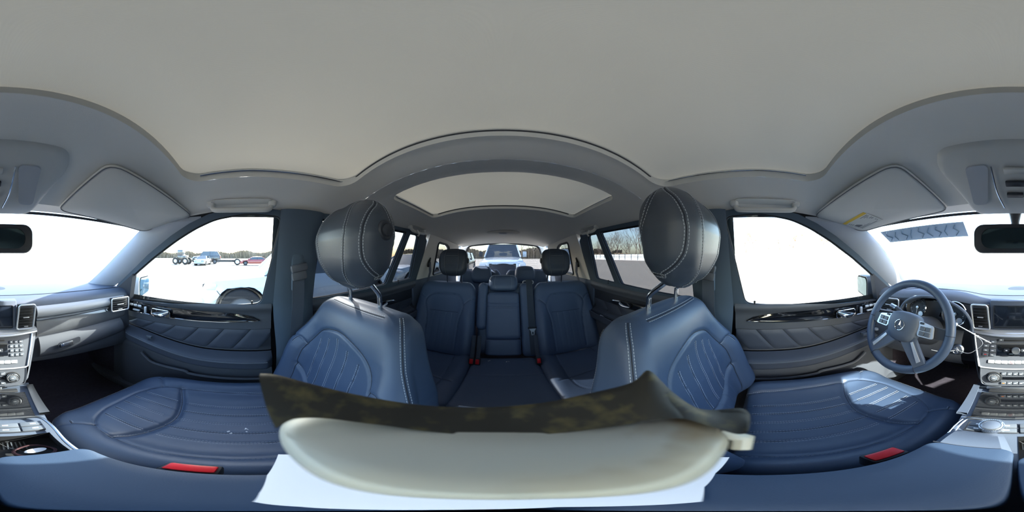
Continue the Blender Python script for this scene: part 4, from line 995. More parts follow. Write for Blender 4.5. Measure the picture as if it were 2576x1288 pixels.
# audio panel
def plane(y0, z0, y1, z1):
    T = Vector((0, y1-y0, z1-z0)); N = Vector((0, -(z1-z0), (y1-y0))).normalized()
    def f(x, t, h=0): return Vector((x, y0, z0))+T*t+N*h
    return f, T, N
A_, AT, AN = plane(-.648, -.350, -.578, -.478)
RA = Matrix.Rotation(math.atan2(AT.y, -AT.z), 3, 'X')
ap = make('audio_panel', MB().prism([A_(x, t, -.02) for x, t in [(-.165,-.02),(.165,-.02),(.128,1),(-.128,1)]], AN*.02), 'dash_low', dash)
for s in (-1, 1): make('side_trim', MB().tube([A_(s*.166, -.04, .002), A_(s*.155, .3, .002), A_(s*.131, .97, .002), A_(s*.120, 1.0, .002)], .004, 8), 'silver', ap)
make('side_trim', MB().tube([A_(x, 1.0+.02*(1-(x/.13)**2), .003) for x in np.linspace(-.125, .125, 15)], .0035, 8), 'silver', ap)
def btn(x, t, wx, wz, m='button', h=.004, nm='audio_button', par=None, F=A_, R=RA):
    return make(nm, MB().box(F(x, t, h/2), (wx, h*1.6, wz), R=R, bev=.0014, seg=1), m, par or ap)
def mark(x, t, wx, wz, par, m='white', F=A_, R=RA, h=.0056): return make('marking', MB().box(F(x, t, h), (wx, .0006, wz), R=R), m, par)
for i in range(4):
    for j in range(2):
        if i == 0 and j == 0: pass
        b = btn(.112-.026*j-.0*i, .18+.135*i, .023, .0135); mark(.112-.026*j, .18+.135*i, .009, .003, b, 'red' if (i, j) == (3, 0) else 'white')
for i in range(4):
    for j in range(3): b = btn(-.078-.0185*j, .18+.135*i, .0155, .0125, 'button'); mark(-.078-.0185*j, .18+.135*i, .004, .005, b)
make('disc_slot', MB().box(A_(.01, .12, .001), (.125, .004, .007), R=RA, bev=.001), 'rubber', ap)
b = btn(.055, .11, .02, .011); mark(.055, .11, .006, .003, b)
make('slot_trim', MB().box(A_(.005, .22, .002), (.135, .004, .0022), R=RA), 'chrome', ap)
make('display_strip', MB().box(A_(.003, .43, .0012), (.132, .003, .050), R=RA, bev=.001), 'gloss', ap)
kn = make('volume_knob', MB().lathe([(.0165,0),(.0165,.012),(.0145,.015),(.011,.0145),(0,.0145)], A_(-.002, .43, .002), AN, 28), 'satin', ap)
for s in (-1, 1): b = btn(s*.033, .43, .022, .016, 'dark'); mark(s*.033, .43, .007, .004, b)
for s in (-1, 1): make('key_bracket', MB().box(A_(s*.037, .60, .003), (.026, .003, .0018), R=RA), 'chrome', ap)
for k in range(8):
    b = btn(.088-.0245*k, .80, .0235, .015, 'button_light', nm='lower_button')
    if k == 3: make('hazard_triangle', MB().tube([A_(.0145+a, .80+c_, .007) for a, c_ in ((-.006,.035),(.006,.035),(0,-.035))], .0006, 4, closed=True), 'red', b)
# climate panel
C_, CT, CN = plane(-.575, -.485, -.548, -.562); RC = Matrix.Rotation(math.atan2(CT.y, -CT.z), 3, 'X')
lp = round_poly([(-.122,-.02),(.122,-.02),(.110,.9),(.085,1.0),(-.085,1.0),(-.110,.9)], .03, 5)
cp = make('climate_panel', MB().prism([C_(x, t, -.02) for x, t in [(-.124,-.02),(.124,-.02),(.117,.75),(.098,1.0),(-.098,1.0),(-.117,.75)]], CN*.02), 'dash_low', dash)
make('chrome_lower_edge', MB().tube(smooth_poly([C_(.125,-.05,0), C_(.119,.7,.001), C_(.098,1.0,.001), C_(0,1.06,.002), C_(-.098,1.0,.001), C_(-.119,.7,.001), C_(-.125,-.05,0)], 6), .0024, 6), 'satin', cp)
for s in (-1, 1):
    c0 = C_(s*.073, .47, 0); make('dial_well', MB().lathe([(.027,-.001),(.028,.003),(.026,.004),(.0225,.001),(0,.001)], c0, CN, 30), 'rubber', cp)
    dl_ = make('temperature_dial', MB().lathe([(.0225,0),(.0228,.008),(.021,.012),(.0195,.0125),(.019,.0108),(.0135,.0108),(.0125,.0135),(0,.0135)], c0, CN, 36), 'satin', cp)
    make('dial_face', MB().lathe([(.0128,.0137),(.012,.0142),(0,.0142)], c0, CN, 24), 'button', dl_)
    make('dial_ring', MB().lathe([(.0188,.0110),(.0137,.0110)], c0, CN, 30), 'rubber', dl_)
    mk = MB()
    for k in range(13):
        a = math.radians(-210+20*k); e1 = Vector((1,0,0)); e2 = CN.cross(e1)*-1; q = c0+CN*.0115+(e1*math.cos(a)+e2*-math.sin(a))*.0162
        mk.box(q, (.0022, .0022, .0012))
    make('dial_marks', mk, 'white', dl_)
    make('dial_word', MB().box(c0+CN*.0143, (.009, .0006, .0028), R=RC), 'white', dl_)
for k in range(5):
    for t, nm in ((.22, 'climate_button'), (.80, 'climate_button')):
        b = btn(-.040+.020*k, t, .018, .013, 'button', F=C_, R=RC, nm=nm, par=cp); mark(-.040+.020*k, t, .008, .003, b, F=C_, R=RC, m='orange' if (k == 4 and t > .5) else 'white')
make('climate_display', MB().box(C_(0, .5, .0008), (.100, .003, .014), R=RC, bev=.001), 'gloss', cp)
# side cheeks of the stack
for s in (-1, 1):
    make('stack_side', MB().grid([[(s*(.168-.045*t**1.3), -.655+.085*t, -.345-.215*t), (s*(.186-.05*t), -.665+.075*t, -.345-.215*t), (s*(.200-.05*t), -.70+.07*t, -.345-.215*t), (s*(.205-.05*t), -.78, -.345-.215*t)] for t in np.linspace(0, 1, 12)]), 'dash_low', dash)
# instrument cluster
make('binnacle_hood', MB().grid([[(.354+(.185-.01*k)*math.cos(a), -.625-.035*k, -.335+(.150-.012*k)*max(0, math.sin(a))**.75) for a in np.linspace(0, PI, 41)] for k in range(4)]+[[(.354+.200*math.cos(a), -.70, -.335+.158*max(0, math.sin(a))**.75) for a in np.linspace(0, PI, 41)]][::-1][:0]), 'dash', dash)
make('binnacle_lip', MB().tube([(.354+.185*math.cos(a), -.628, -.335+.150*max(0, math.sin(a))**.75) for a in np.linspace(0, PI, 41)], .007, 8), 'dash', dash)
make('cluster_back', MB().fill([[(.354+.18*math.cos(a), -.705, -.335+.145*max(0, math.sin(a))**.75) for a in np.linspace(0, PI, 31)]], (0,-.004,0)), 'dark', dash)
gn = Vector((0, math.cos(.30), math.sin(.30)))
for (gx, gz, sm_) in ((.452, -.262, -1), (.256, -.266, 1)):
    g0 = Vector((gx, -.668, gz)); e1 = Vector((-1,0,0)); e2 = gn.cross(e1)
    if e2.z < 0: e2 = -e2
    gg = make('gauge', MB().lathe([(.058,.020),(.0565,.024),(.054,.020),(.048,.004),(0,.004)], g0, gn, 40), 'dark', dash)
    make('gauge_rim', MB().lathe([(.0585,.018),(.0590,.024),(.0565,.027),(.0545,.023)], g0, gn, 44), 'chrome', gg)
    mk = MB()
    for k in range(25):
        a = math.radians(225-270*k/24); L0 = .034 if k % 3 == 0 else .037
        mk.tube([g0+gn*.0052+(e1*-math.cos(a)*-1*-1+e2*math.sin(a))*L0, g0+gn*.0052+(e1*-math.cos(a)*-1*-1+e2*math.sin(a))*.042], .0006 if k % 3 else .0010, 4)
    make('gauge_marks', mk, 'white', gg)
    make('gauge_needle', MB().tube([g0+gn*.009, g0+gn*.009-e2*.036], [.0017,.0007], 6), 'white', gg)
    make('needle_cap', MB().lathe([(.0075,.005),(.007,.011),(0,.012)], g0, gn, 18), 'silver', gg)
    q0 = g0+e1*.022-e2*.030; sd = make('sub_dial', MB().lathe([(.015,.0075),(.014,.009),(.0125,.006),(0,.006)], q0, gn, 24), 'silver', gg)
    mk = MB().tube([q0+gn*.010, q0+gn*.010+e1*.009], .0008, 5)
make('cluster_display', MB().box((.354, -.694, -.262), (.072, .006, .085), bev=.004), 'screen', dash)
make('light_switch', MB().lathe([(.021,0),(.021,.012),(.016,.016),(0,.016)], (.585, -.640, -.335), (-.2,1,.1), 24), 'satin', dash)
make('knee_panel', MB().grid([[(x, -.665+.045*math.sin(PI*t)**.8+dy_(x), -.345-.20*t) for x in np.linspace(.215, .66, 15)] for t in np.linspace(0, 1, 9)]), 'dash_low', dash)
ig = Vector((.226, -.622, -.425)); inn = Vector((0,.93,.36)).normalized()
lk = make('ignition_lock', MB().lathe([(.026,0),(.026,.010),(.021,.015),(.012,.014),(0,.014)], ig, inn, 26), 'satin', dash)
make('defrost_grille', MB().box((.55, -.80, -.180), (.12, .03, .006), bev=.002), 'dark', dash)
for k in range(8): make('grille_slot', MB().box((.50+.014*k, -.795, -.176), (.005, .026, .004)), 'print', dash)
# ================================================================== steering wheel
SW = Matrix.Translation((.362, -.452, -.264)) @ Matrix.Rotation(math.radians(25), 4, 'X')     # local: x right, z up the wheel, +y towards the driver
sw = empty('steering_wheel', (.362, -.452, -.264), 'black leather steering wheel with silver button pods and star emblem on the hub', 'steering wheel')
R_ = .171; make('rim', MB().tube([(R_*math.cos(a), .0, R_*math.sin(a)) for a in np.linspace(0, 2*PI, 72, endpoint=False)], .0168, 14, closed=True, flat=.86), 'leather', sw, Mx=SW)
for a in (0, PI, 1.5*PI-.55, 1.5*PI+.55): make('rim_seam', MB().tube([((R_+.0172*math.cos(b))*math.cos(a), .0165*math.sin(b), (R_+.0172*math.cos(b))*math.sin(a)) for b in np.linspace(0, 2*PI, 16, endpoint=False)], .0009, 4, closed=True), 'seam', sw, Mx=SW)
hubl = smooth_poly([(-.066,.022,0),(-.052,.046,0),(0,.054,0),(.052,.046,0),(.066,.022,0),(.064,-.015,0),(.045,-.052,0),(0,-.062,0),(-.045,-.052,0),(-.064,-.015,0)], 5, closed=True)
rows = [[(p.x*sc, y, p.y*sc) for p in hubl+[hubl[0]]] for sc, y in ((.9,-.02),(1.0,-.012),(1.02,.006),(.98,.018),(.88,.026),(.6,.032),(.25,.034),(0,.034))]
hub = make('hub', MB().grid(rows), 'dash', sw, Mx=SW)
em = MB().tube([(.0195*math.cos(a), .036, .0195*math.sin(a)) for a in np.linspace(0, 2*PI, 40, endpoint=False)], .0016, 8, closed=True)
em.v and None
for k in range(3):
    a = PI/2+2*PI*k/3; b1 = a+PI/3; b2 = a-PI/3
    L = [(.0185*math.cos(a), .0355, .0185*math.sin(a)), (.0034*math.cos(b1), .0355, .0034*math.sin(b1)), (0, .0395, 0), (.0034*math.cos(b2), .0355, .0034*math.sin(b2))]
    em.add(L, [(0,1,2),(0,2,3)])
make('star_emblem', em, 'chrome', hub, Mx=SW)
for s in (-1, 1):
    pd = make('button_pod', MB().prism([(s*x, .010, z) for x, z in round_poly([(.060,.034),(.118,.022),(.124,-.022),(.066,-.022)], .008, 3)], (0,.008,0)), 'silver', sw, Mx=SW)
    for i in range(2):
        for j in range(2): make('pod_button', MB().box((s*(.082+.021*j), .0195, .008-.018*i), (.019, .004, .016), bev=.0015, seg=1), 'button', pd, Mx=SW)
    make('pod_button', MB().box((s*.076, .0195, .026), (.016, .004, .008), bev=.0015, seg=1), 'dark', pd, Mx=SW)
    make('spoke', MB().prism([(s*x, -.006, z) for x, z in [(.05,.030),(.16,.018),(.16,-.018),(.05,-.022)]], (0,.014,0)), 'dark', sw, Mx=SW)
    sp = make('spoke', MB().prism([(s*x, .0, z) for x, z in [(.030,-.040),(.058,-.030),(.118,-.112),(.088,-.140),(.012,-.060)]], (0,.016,0)), 'dash', sw, Mx=SW)
    make('spoke_trim', MB().prism([(s*x, .0165, z) for x, z in [(.052,-.052),(.060,-.047),(.104,-.108),(.094,-.118)]], (0,.003,0)), 'silver', sp, Mx=SW)
make('column_shroud', MB().lathe([(.062,0),(.062,-.09),(.07,-.17)], SW @ Vector((0,-.015,-.01)), (0,.906,.423), 24), 'dark', sw)
r = empty('column_stalk', (.46, -.53, -.24), 'black and silver stalk on the column above the left hub pod', 'lever')
make('lever_arm', MB().tube([(.405,-.53,-.262),(.44,-.528,-.248),(.475,-.53,-.236)], [.009,.010,.012], 10), 'dark', r); make('lever_tip', MB().tube([(.475,-.53,-.236),(.505,-.53,-.228)], [.012,.011], 12), 'satin', r)
# white stick with string to the key
r = empty('cable_tie', (.14, -.55, -.29), 'long white plastic cable tie sticking out beside the steering wheel', 'cable tie')
p1 = Vector((.215,-.520,-.238)); p2 = Vector((.084,-.560,-.335)); make('tie_strip', MB().tube([p1, p1.lerp(p2,.5)+Vector((0,0,.002)), p2], [.0016,.0022,.0022], 6), 'white', r)
make('tie_head', MB().box(p1.lerp(p2,.12), (.010,.009,.010), bev=.002), 'white', r); make('tie_head', MB().box(p1.lerp(p2,.66), (.007,.007,.007), bev=.001), 'white', r)
make('tie_loop', MB().tube(smooth_poly([p1.lerp(p2,.66), (.115,-.570,-.345), (.140,-.580,-.385), (.175,-.585,-.415), tuple(ig+inn*.02)], 6), .0012, 6), 'white', r)
k_ = empty('ignition_key', tuple(ig+inn*.02), 'small metal key hanging in the ignition lock, on white string', 'key')
make('key_blade', MB().box(ig+inn*.022, (.004, .024, .022), R=Matrix.Rotation(.4, 3, 'Y'), bev=.001), 'satin', k_)
make('key_bow', MB().tube([ig+inn*.034+Vector((.012*math.cos(a), 0, .014*math.sin(a)-.004)) for a in np.linspace(0, 2*PI, 20, endpoint=False)], .0022, 6, closed=True), 'satin', k_)
make('key_string', MB().tube([ig+inn*.03, (.26,-.545,-.405), (.30,-.53,-.395)], .0012, 6), 'white', k_)
r = empty('pedal', (.36, -.95, -.8), 'brake pedal in the dark driver footwell', 'pedal')
make('pedal_pad', MB().box((.33, -.93, -.78), (.11, .02, .06), R=Matrix.Rotation(-.5, 3, 'X'), bev=.006), 'rubber', r); make('pedal_arm', MB().tube([(.33,-.935,-.79),(.33,-.99,-.6)], .008, 6), 'metal', r)
# ================================================================== centre console
con = empty('centre_console', (0, -.1, -.7), 'centre console with silver rails, controller knob and open tray between the front seats', 'console')
def cxw(y): return interp(y, [-.60,-.53,-.28,-.14,.35], [.135,.128,.098,.090,.095])
def czt(y): return interp(y, [-.60,-.53,-.30,-.24,.35], [-.60,-.578,-.472,-.470,-.470])
rows = []
for y in np.linspace(-.60, .35, 40):
    w = cxw(y); z = czt(y); rows.append([(-w*1.18, y, -.93), (-w*1.06, y, z-.03), (-w*1.02, y, z-.006)]+[(w*1.02*f, y, z-.004) for f in (-.98,)]+[(w*.98, y, z-.004), (w*1.02, y, z-.006), (w*1.06, y, z-.03), (w*1.18, y, -.93)])
# left open tray cut: skip cells inside the tray by building the deck separately
side = MB(); side.grid([r_[:3] for r_ in rows]); side.grid([r_[-3:] for r_ in rows]); make('console_side', side, 'dash_low', con)
TR = (-.088, -.004, -.236, -.155)
deck = MB()
ys = sorted(set(list(np.linspace(-.60, .35, 30))+[TR[2], TR[3]])); 
for a, b in zip(ys[:-1], ys[1:]):
    m_ = (a+b)/2
    if TR[2] < m_ < TR[3]: spans = [(-1, TR[0]), (TR[1], 1)]
    else: spans = [(-1, 1)]
    for (l, r_) in spans:
        P = []
        for y in (a, b): w = cxw(y)*1.03; P.append([(x, y, czt(y)-.004) for x in np.linspace(-w if l == -1 else l, w if r_ == 1 else r_, 5)])
        deck.grid(P)
make('console_deck', deck, 'dash', con)
tx0, tx1, ty0, ty1 = TR; tr = MB(); dz0 = -.474; dz1 = -.512
tr.fill([[(tx0,ty0,dz1),(tx1,ty0,dz1),(tx1,ty1,dz1),(tx0,ty1,dz1)]]); 
for (a, b) in (((tx0,ty0),(tx1,ty0)), ((tx1,ty0),(tx1,ty1)), ((tx1,ty1),(tx0,ty1)), ((tx0,ty1),(tx0,ty0))): tr.add([(a[0],a[1],dz0+.001),(b[0],b[1],dz0+.001),(b[0],b[1],dz1),(a[0],a[1],dz1)], [(0,1,2,3)])
tray = make('tray', tr, 'rubber', con, smooth=0)
rb_ = MB()
for k in range(7): rb_.box((tx0+.042+.006*k, ty0+.018, dz1+.001), (.002, .026, .002))
make('tray_ribs', rb_, 'button', tray)
# sliding cover (lacquered) over the front bin, built of slats
cov = make('bin_cover_base', MB().grid([[(cxw(y)*f*.84, y, czt(y)+.001) for f in np.linspace(-1, 1, 9)] for y in np.linspace(-.50, -.300, 9)]), 'gloss', con)
n_ = 22
for k in range(n_):
    y = -.497+(.19)*k/n_; w = cxw(y)*.83; y2 = y+.0068
    make('cover_slat', MB().box((0, (y+y2)/2, (czt(y)+czt(y2))/2+.002), (2*w, .0072, .003), R=Matrix.Rotation(math.atan2(czt(-.3)-czt(-.5), .2), 3, 'X')), 'gloss', cov, smooth=0)
make('bin_mouth', MB().box((0, -.522, czt(-.522)+.004), (.17, .03, .010), R=Matrix.Rotation(.42, 3, 'X'), bev=.004), 'rubber', con)
make('bin_lip', MB().box((.03, -.535, czt(-.535)+.014), (.13, .010, .012), R=Matrix.Rotation(.42, 3, 'X'), bev=.003), 'satin', con)
for s in (-1, 1):
    pts = [(s*(cxw(y)+.004), y, czt(y)+.004) for y in np.linspace(-.56, -.31, 12)]
    make('side_rail_front', strap(MB(), pts, .011, .004), 'satin' if s < 0 else 'dash', con)
    pts = smooth_poly([(s*.0, -.297, -.462), (s*.055, -.297, -.462), (s*.088, -.290, -.462), (s*.098, -.25, -.461), (s*.094, -.19, -.460), (s*.090, -.12, -.460)], 6)
    make('chrome_rail', MB().tube(pts, .0048 if s < 0 else .0026, 8, flat=.7), 'satin' if s < 0 else 'chrome', con)
    if s > 0: make('chrome_rail', MB().tube(smooth_poly([(.060, -.289, -.463), (.084, -.283, -.463), (.091, -.25, -.462), (.087, -.20, -.461)], 6), .0018, 6), 'chrome', con)
for i, (x0, m_) in enumerate(((-.047, 'p'), (.038, 'd'))):
    kp = make('key_plate', MB().box((x0, -.264, -.4725), (.080 if i == 0 else .088, .036, .006), bev=.004), 'dark', con)
    for a in (-1, 1):
        for b in (-1, 1):
            kb = make('console_key', MB().box((x0+a*.0205*(1 if i == 0 else 1.05), -.264+b*.0085, -.468), (.038, .0155, .004), bev=.0015), 'button', kp); make('marking', MB().box((x0+a*.024, -.264+b*.0085, -.4658), (.010, .003, .0004)), 'white', kb)
ck = make('controller_knob', MB().lathe([(.0215,0),(.0225,.006),(.0205,.014),(.0185,.0185),(.016,.0195),(.0155,.018),(0,.019)], (.038, -.262, -.466), k=40), 'satin', con)
make('knob_top', MB().lathe([(.0158,.0185),(.012,.0205),(0,.021)], (.038, -.262, -.466), k=30), 'dash', ck)
kn_ = MB()
for k in range(36): a = 2*PI*k/36; kn_.box((.038+.0208*math.cos(a), -.262+.0208*math.sin(a), -.453), (.0016, .0016, .010), R=Matrix.Rotation(a, 3, 'Z'))
make('knob_knurling', kn_, 'chrome', ck)
# armrest lids
def lid(x0, x1, y0, y1, z, nm, hf=.045):
    hx, hy = (x1-x0)/2, (y1-y0)/2; cx, cy = (x0+x1)/2, (y0+y1)/2; rows = []
    for sc, h in ((1,-hf),(1.0,-.012),(.995,-.005),(.975,-.001),(.93,.0),(.5,.001),(0,.001)):
        L = rounded_rect(cx, cy, hx*1.0, hy, .016, 6); ins = (1-sc)
        rows.append([(cx+(x-cx)*(1-ins), cy+(y-cy)*(1-ins*hx/hy if sc > .6 else sc), z+h) for x, y in L+[L[0]]])
    return make(nm, MB().grid(rows), 'leather_arm', con, smooth=50)
for (x0, x1, y0, lbl) in ((-.098, -.0015, -.150, 'passenger-side armrest lid with white stitching'), (.0015, .098, -.172, "driver-side armrest lid")):
    l_ = lid(x0, x1, y0, .31, -.420, 'armrest_lid'); st = MB()
    xo = x0 if x0 < -.05 else x1; sgn = 1 if xo > 0 else -1
    pts = np.array([(xo-sgn*.0045, y, -.4215) for y in np.linspace(y0+.02, .29, 120)]); stitches(st, pts, np.tile([sgn*.6,0,.8], (120,1)))
    make('stitching', st, 'stitch', l_, smooth=0, kind='stuff'); l_['label'] = lbl
# sloping nose ahead of the driver-side lid
P = []
for i in range(13):
    t = i/12; y = -.243+.070*t; z = -.467+.044*math.sin(t*PI/2)**.9; wl = .010+(-.006)*t; row = []
    for x in np.linspace(0, 1, 9): X = (.018-.015*t)*(1-x)+.098*x; e = min(x, 1-x)*9; row.append((X, y, z-(.030*(1-min(1, e))**2)*(.2+.8*t)))
    P.append(row)
make('armrest_nose', MB().grid(P), 'dash', con)
make('nose_gap', MB().box((.055, -.1725, -.426), (.080, .002, .005)), 'seam', con)
# latch button inset in the lids (dark oval at the rear of the armrest)
# loose ring with tag in the tray
r = empty('cord_ring', (-.052, -.193, -.505), 'dark red-brown cord ring lying in the console tray', 'cord')
tag(make('cord_loop', MB().tube([(-.052+.026*math.cos(a), -.190+.020*math.sin(a), -.503+.004*math.sin(3*a)) for a in np.linspace(0, 2*PI, 30, endpoint=False)], .0028, 6, closed=True), mat('dark_red_cord', (74,46,50), .8), r))
r = empty('paper_tag', (-.052, -.188, -.5), 'small white oval tag on a wire inside the cord ring', 'tag')
make('tag_disc', MB().prism([(-.053+.015*math.cos(a), -.190+.007*math.sin(a)+.2*.015*math.cos(a), -.497) for a in np.linspace(0, 2*PI, 20, endpoint=False)], (0,0,.0008)), 'paper', r)
make('tag_wire', MB().tube([(-.040,-.188,-.497),(-.02,-.205,-.490),(-.006,-.225,-.486)], .0008, 5), 'metal', r)
# ================================================================== sheet of paper and stained camera clamp on the armrest
pz = -.4165
pp = [onz(u, v, pz) for u, v in ((700,1143),(672,1195),(652,1240),(637,1262),(760,1275),(1000,1283))]+[Vector((.004,.012,pz)), Vector((.02,.010,pz))]+[onz(u, v, pz) for u, v in ((1765,1262),(1772,1225),(1800,1190),(1835,1150))]+[Vector((.12,.14,pz)), Vector((.0,.24,pz)), Vector((-.10,.20,pz))]
P = [(p.x, p.y) for p in pp]
paper = empty('paper_sheet', (0, .1, pz), 'torn white paper sheet on the armrest under the stained clamp', 'paper')
make('sheet', MB().fill([[(x, y, pz+.001*math.sin(40*x)) for x, y in P]], (0,0,-.0006)), 'paper', paper)
H_ = .125
cl = empty('camera_clamp', (0, .05, -H_), 'stained cream rounded clamp block held under the camera', 'camera mount')
loop = smooth_poly([onz(u, v, -H_) for u, v in ((703,1085),(712,1058),(760,1040),(830,1035),(1000,1055),(1200,1075),(1400,1072),(1600,1050),(1730,1034),(1800,1058),(1832,1095),(1815,1140),(1760,1195),(1600,1240),(1400,1252),(1250,1255),(1000,1245),(850,1215),(760,1165),(715,1115))], 4, closed=True)
cx_, cy_ = 0, .034; rows = []
for sc, z in ((0,-.022),(.6,-.022),(.90,-.019),(.985,-.013),(1.0,-.005),(.985,.000),(.93,.004),(.8,.006),(.4,.007),(0,.007)): rows.append([(cx_+(p.x-cx_)*sc, cy_+(p.y-cy_)*sc, -H_-.003+z) for p in loop+[loop[0]]])
make('casing', MB().grid(rows), 'blob', cl)
tp_ = [(652,952),(700,957),(800,984),(930,1014),(1060,1034),(1200,1040),(1350,1030),(1480,1004),(1590,975),(1632,944),(1690,1000),(1760,1044),(1860,1042),(1888,1058)]
bt_ = [(694,1075),(740,1050),(830,1050),(960,1066),(1080,1082),(1210,1092),(1350,1090),(1480,1078),(1590,1062),(1650,1052),(1720,1050),(1790,1070),(1850,1088),(1880,1086)]
rows = []
Q1 = [px(u, v)*.150 for u, v in tp_]; Q0 = [px(u, v)*.138 for u, v in bt_]
Q1 = smooth_poly(Q1, 5); Q0 = smooth_poly(Q0, 5)
for p, q in zip(Q0, Q1):
    o = Vector((p.x, p.y, 0)).normalized()*.007; m_ = p.lerp(q, .5)
    rows.append([p-o*.2, m_-o*.35, q-o*.1, q+o*.4+Vector((0,0,.001)), q+o, m_+o*1.2, p+o, p-o*.2])
rm_ = MB().grid(rows); rm_.f.append(tuple(range(7))); b0 = (len(rows)-1)*8; rm_.f.append(tuple(b0+i for i in range(7))[::-1])
make('rubber_rim', rm_, 'blobdark', cl)
make('clamp_hook', MB().tube([px(1822,1082)*.142, px(1850,1098)*.145, px(1868,1100)*.15, px(1862,1130)*.152], [.002,.004,.005,.004], 8), 'blob', cl)
make('mount_stem', MB().tube([(.0,.05,-H_-.02),(.0,.07,-.3),(.0,.09,-.415)], .012, 12), 'blob', cl)
# ================================================================== outside: lot, fence, trees, vehicles
g = MB(); g.grid([[(x, y, GZ) for x in np.linspace(-260, 260, 14)] for y in np.linspace(-260, 260, 14)])
gm = mat('packed_gravel_lot', (150,141,130), .95, bump=('noise', 6, .5, .02), var=.14, varscale=.35)
make('ground', g, gm, kind='structure', smooth=0)
FX = 38.0
fn = empty('boundary_fence', (FX, 0, GZ), "white panelled fence with dark posts along the far edge of the lot, driver's side", 'fence')
ya, yb, st_ = -46, 62, 3.0; n = int((yb-ya)/st_)
pan = None; pst = None; ral = None
for k in range(n):
    y = ya+st_*k
    if pan is None:
        pan = make('fence_panel', MB().box((FX, y+st_/2, GZ+1.0), (.05, st_-.04, 1.9)), 'fence', fn, smooth=0)
        pst = make('fence_post', MB().box((FX-.10, y, GZ+1.05), (.10, .10, 2.1)), 'post', fn, smooth=0)
        ral = make('fence_rail', MB().box((FX-.07, y+st_/2, GZ+1.1), (.05, st_, .06)), 'post', fn, smooth=0)
    else:
        for o in (pan, pst, ral): c_ = o.copy(); COL.objects.link(c_); c_.location.y = o.location.y+st_*k
make('fence_base_strip', MB().box((FX-.4, (ya+yb)/2, GZ+.05), (.6, yb-ya, .12)), 'paper', fn, smooth=0)
fb = empty('corrugated_fence', (10, 27, GZ), 'blue-grey corrugated sheet fence seen through the third side window', 'fence')
for k in range(3):
    x = 6.6+2.2*k; y = 27.2-.45*k
    P = [[(x+.05*math.sin(0)+2.16*i/24, y-.45*i/24+.05*math.sin(i*2.1), z) for i in range(25)] for z in (GZ, GZ+2.6)]
    make('corrugated_sheet', MB().grid(P), 'fence_blue', fb); make('sheet_rail', MB().box((x+1.08, y-.35, GZ+1.3), (2.16, .06, .08)), 'post', fb, smooth=0)
# trees
def tree_mesh(seed, H, rus=False):
    R = random.Random(seed); mb = MB(); tips = []
    def br(p, d, L, r, dep):
        n = 3; pts = [p]; q = p.copy(); dd = d.copy()
        for i in range(n):
            dd = (dd+Vector((R.gauss(0,.12), R.gauss(0,.12), .06))).normalized(); q = q+dd*L/n; pts.append(q.copy())
        mb.tube(pts, [r*(1-.45*i/n) for i in range(n+1)], 4 if dep > 1 else 5, cap=False)
        if dep >= 5: tips.append(q); return
        m = R.choice((2,3,3)) if dep else 4
        for k in range(m):
            a = R.uniform(0, 2*PI); t = R.uniform(.55, 1.0) if k else 1.0; base = pts[0].lerp(q, t) if k else q
            nd = (dd*R.uniform(.8,1.2)+Vector((math.cos(a), math.sin(a), R.uniform(-.1,.4)))*R.uniform(.4,.8)).normalized()
            br(base, nd, L*R.uniform(.60,.78), r*.58, dep+1)
    tr0 = Vector((0,0,0)); br(tr0, Vector((0,0,1)), H*.36, H*.013, 0)
    return mb, tips
TV = []
for i in range(5):
    mb, tips = tree_mesh(11+i, 13+i*.6)
    o = make('bare_tree', mb, 'bark', None, smooth=0); off = o.location.copy(); TV.append((o, off, tips))
used = set(); cnt = 0
spots = []
for k in range(52): spots.append((FX+7+10*(k % 2)+rng.uniform(0, 4), -42+2.3*k+rng.uniform(-.8, .8), rng.uniform(.8, 1.15), 'd'))
for k in range(14): spots.append((8+4*k+rng.uniform(-2,2), 74+rng.uniform(0, 14), rng.uniform(.7, .95), 'r'))
for (x, y, sc, w) in spots:
    i = cnt % 5; o, off, tips = TV[i]
    c_ = o if i not in used else o.copy()
    if i in used: COL.objects.link(c_)
    used.add(i); a = rng.uniform(0, 6.28); c_.rotation_euler = (0, 0, a); c_.scale = (sc, sc, sc)
    v = Matrix.Rotation(a, 3, 'Z') @ (off*sc); c_.location = (x+v.x, y+v.y, GZ+v.z)
    tag(c_, "bare leafless tree standing behind the white fence on the driver's side" if w == 'd' else 'bare grey tree in the hazy row far behind the tailgate', 'tree', 'bare trees behind the white fence' if w == 'd' else 'bare trees far behind the tailgate')
    cnt += 1
# a few trees still holding russet leaves
for (x, y) in ((FX+6, 25), (FX+7, 4), (FX+6.5, -10), (FX+8, -20)):
    r = empty('russet_tree', (x, y, GZ), 'slender tree with russet leaves %s' % {25:'seen through the rear door window', 4:'just behind the door pillar line', -10:'in the middle of the front door window', -20:'furthest forward behind the fence'}[y], 'tree')
    mb, tips = tree_mesh(int(50+y), 8.5); T = Matrix.Translation((x, y, GZ)); make('trunk', mb, 'bark', r, smooth=0, Mx=T)
    lv = MB(); R = random.Random(3)
    for tp in tips:
        for q in range(4):
            p = tp+Vector((R.gauss(0,.3), R.gauss(0,.3), R.gauss(0,.3))); a = Vector((R.gauss(0,1), R.gauss(0,1), R.gauss(0,1))).normalized()*.11; b = a.orthogonal().normalized()*.09
            lv.add([p-a, p+b, p+a, p-b], [(0,1,2,3)])
    make('leaves', lv, 'leaves', r, smooth=0, Mx=T, kind='stuff')
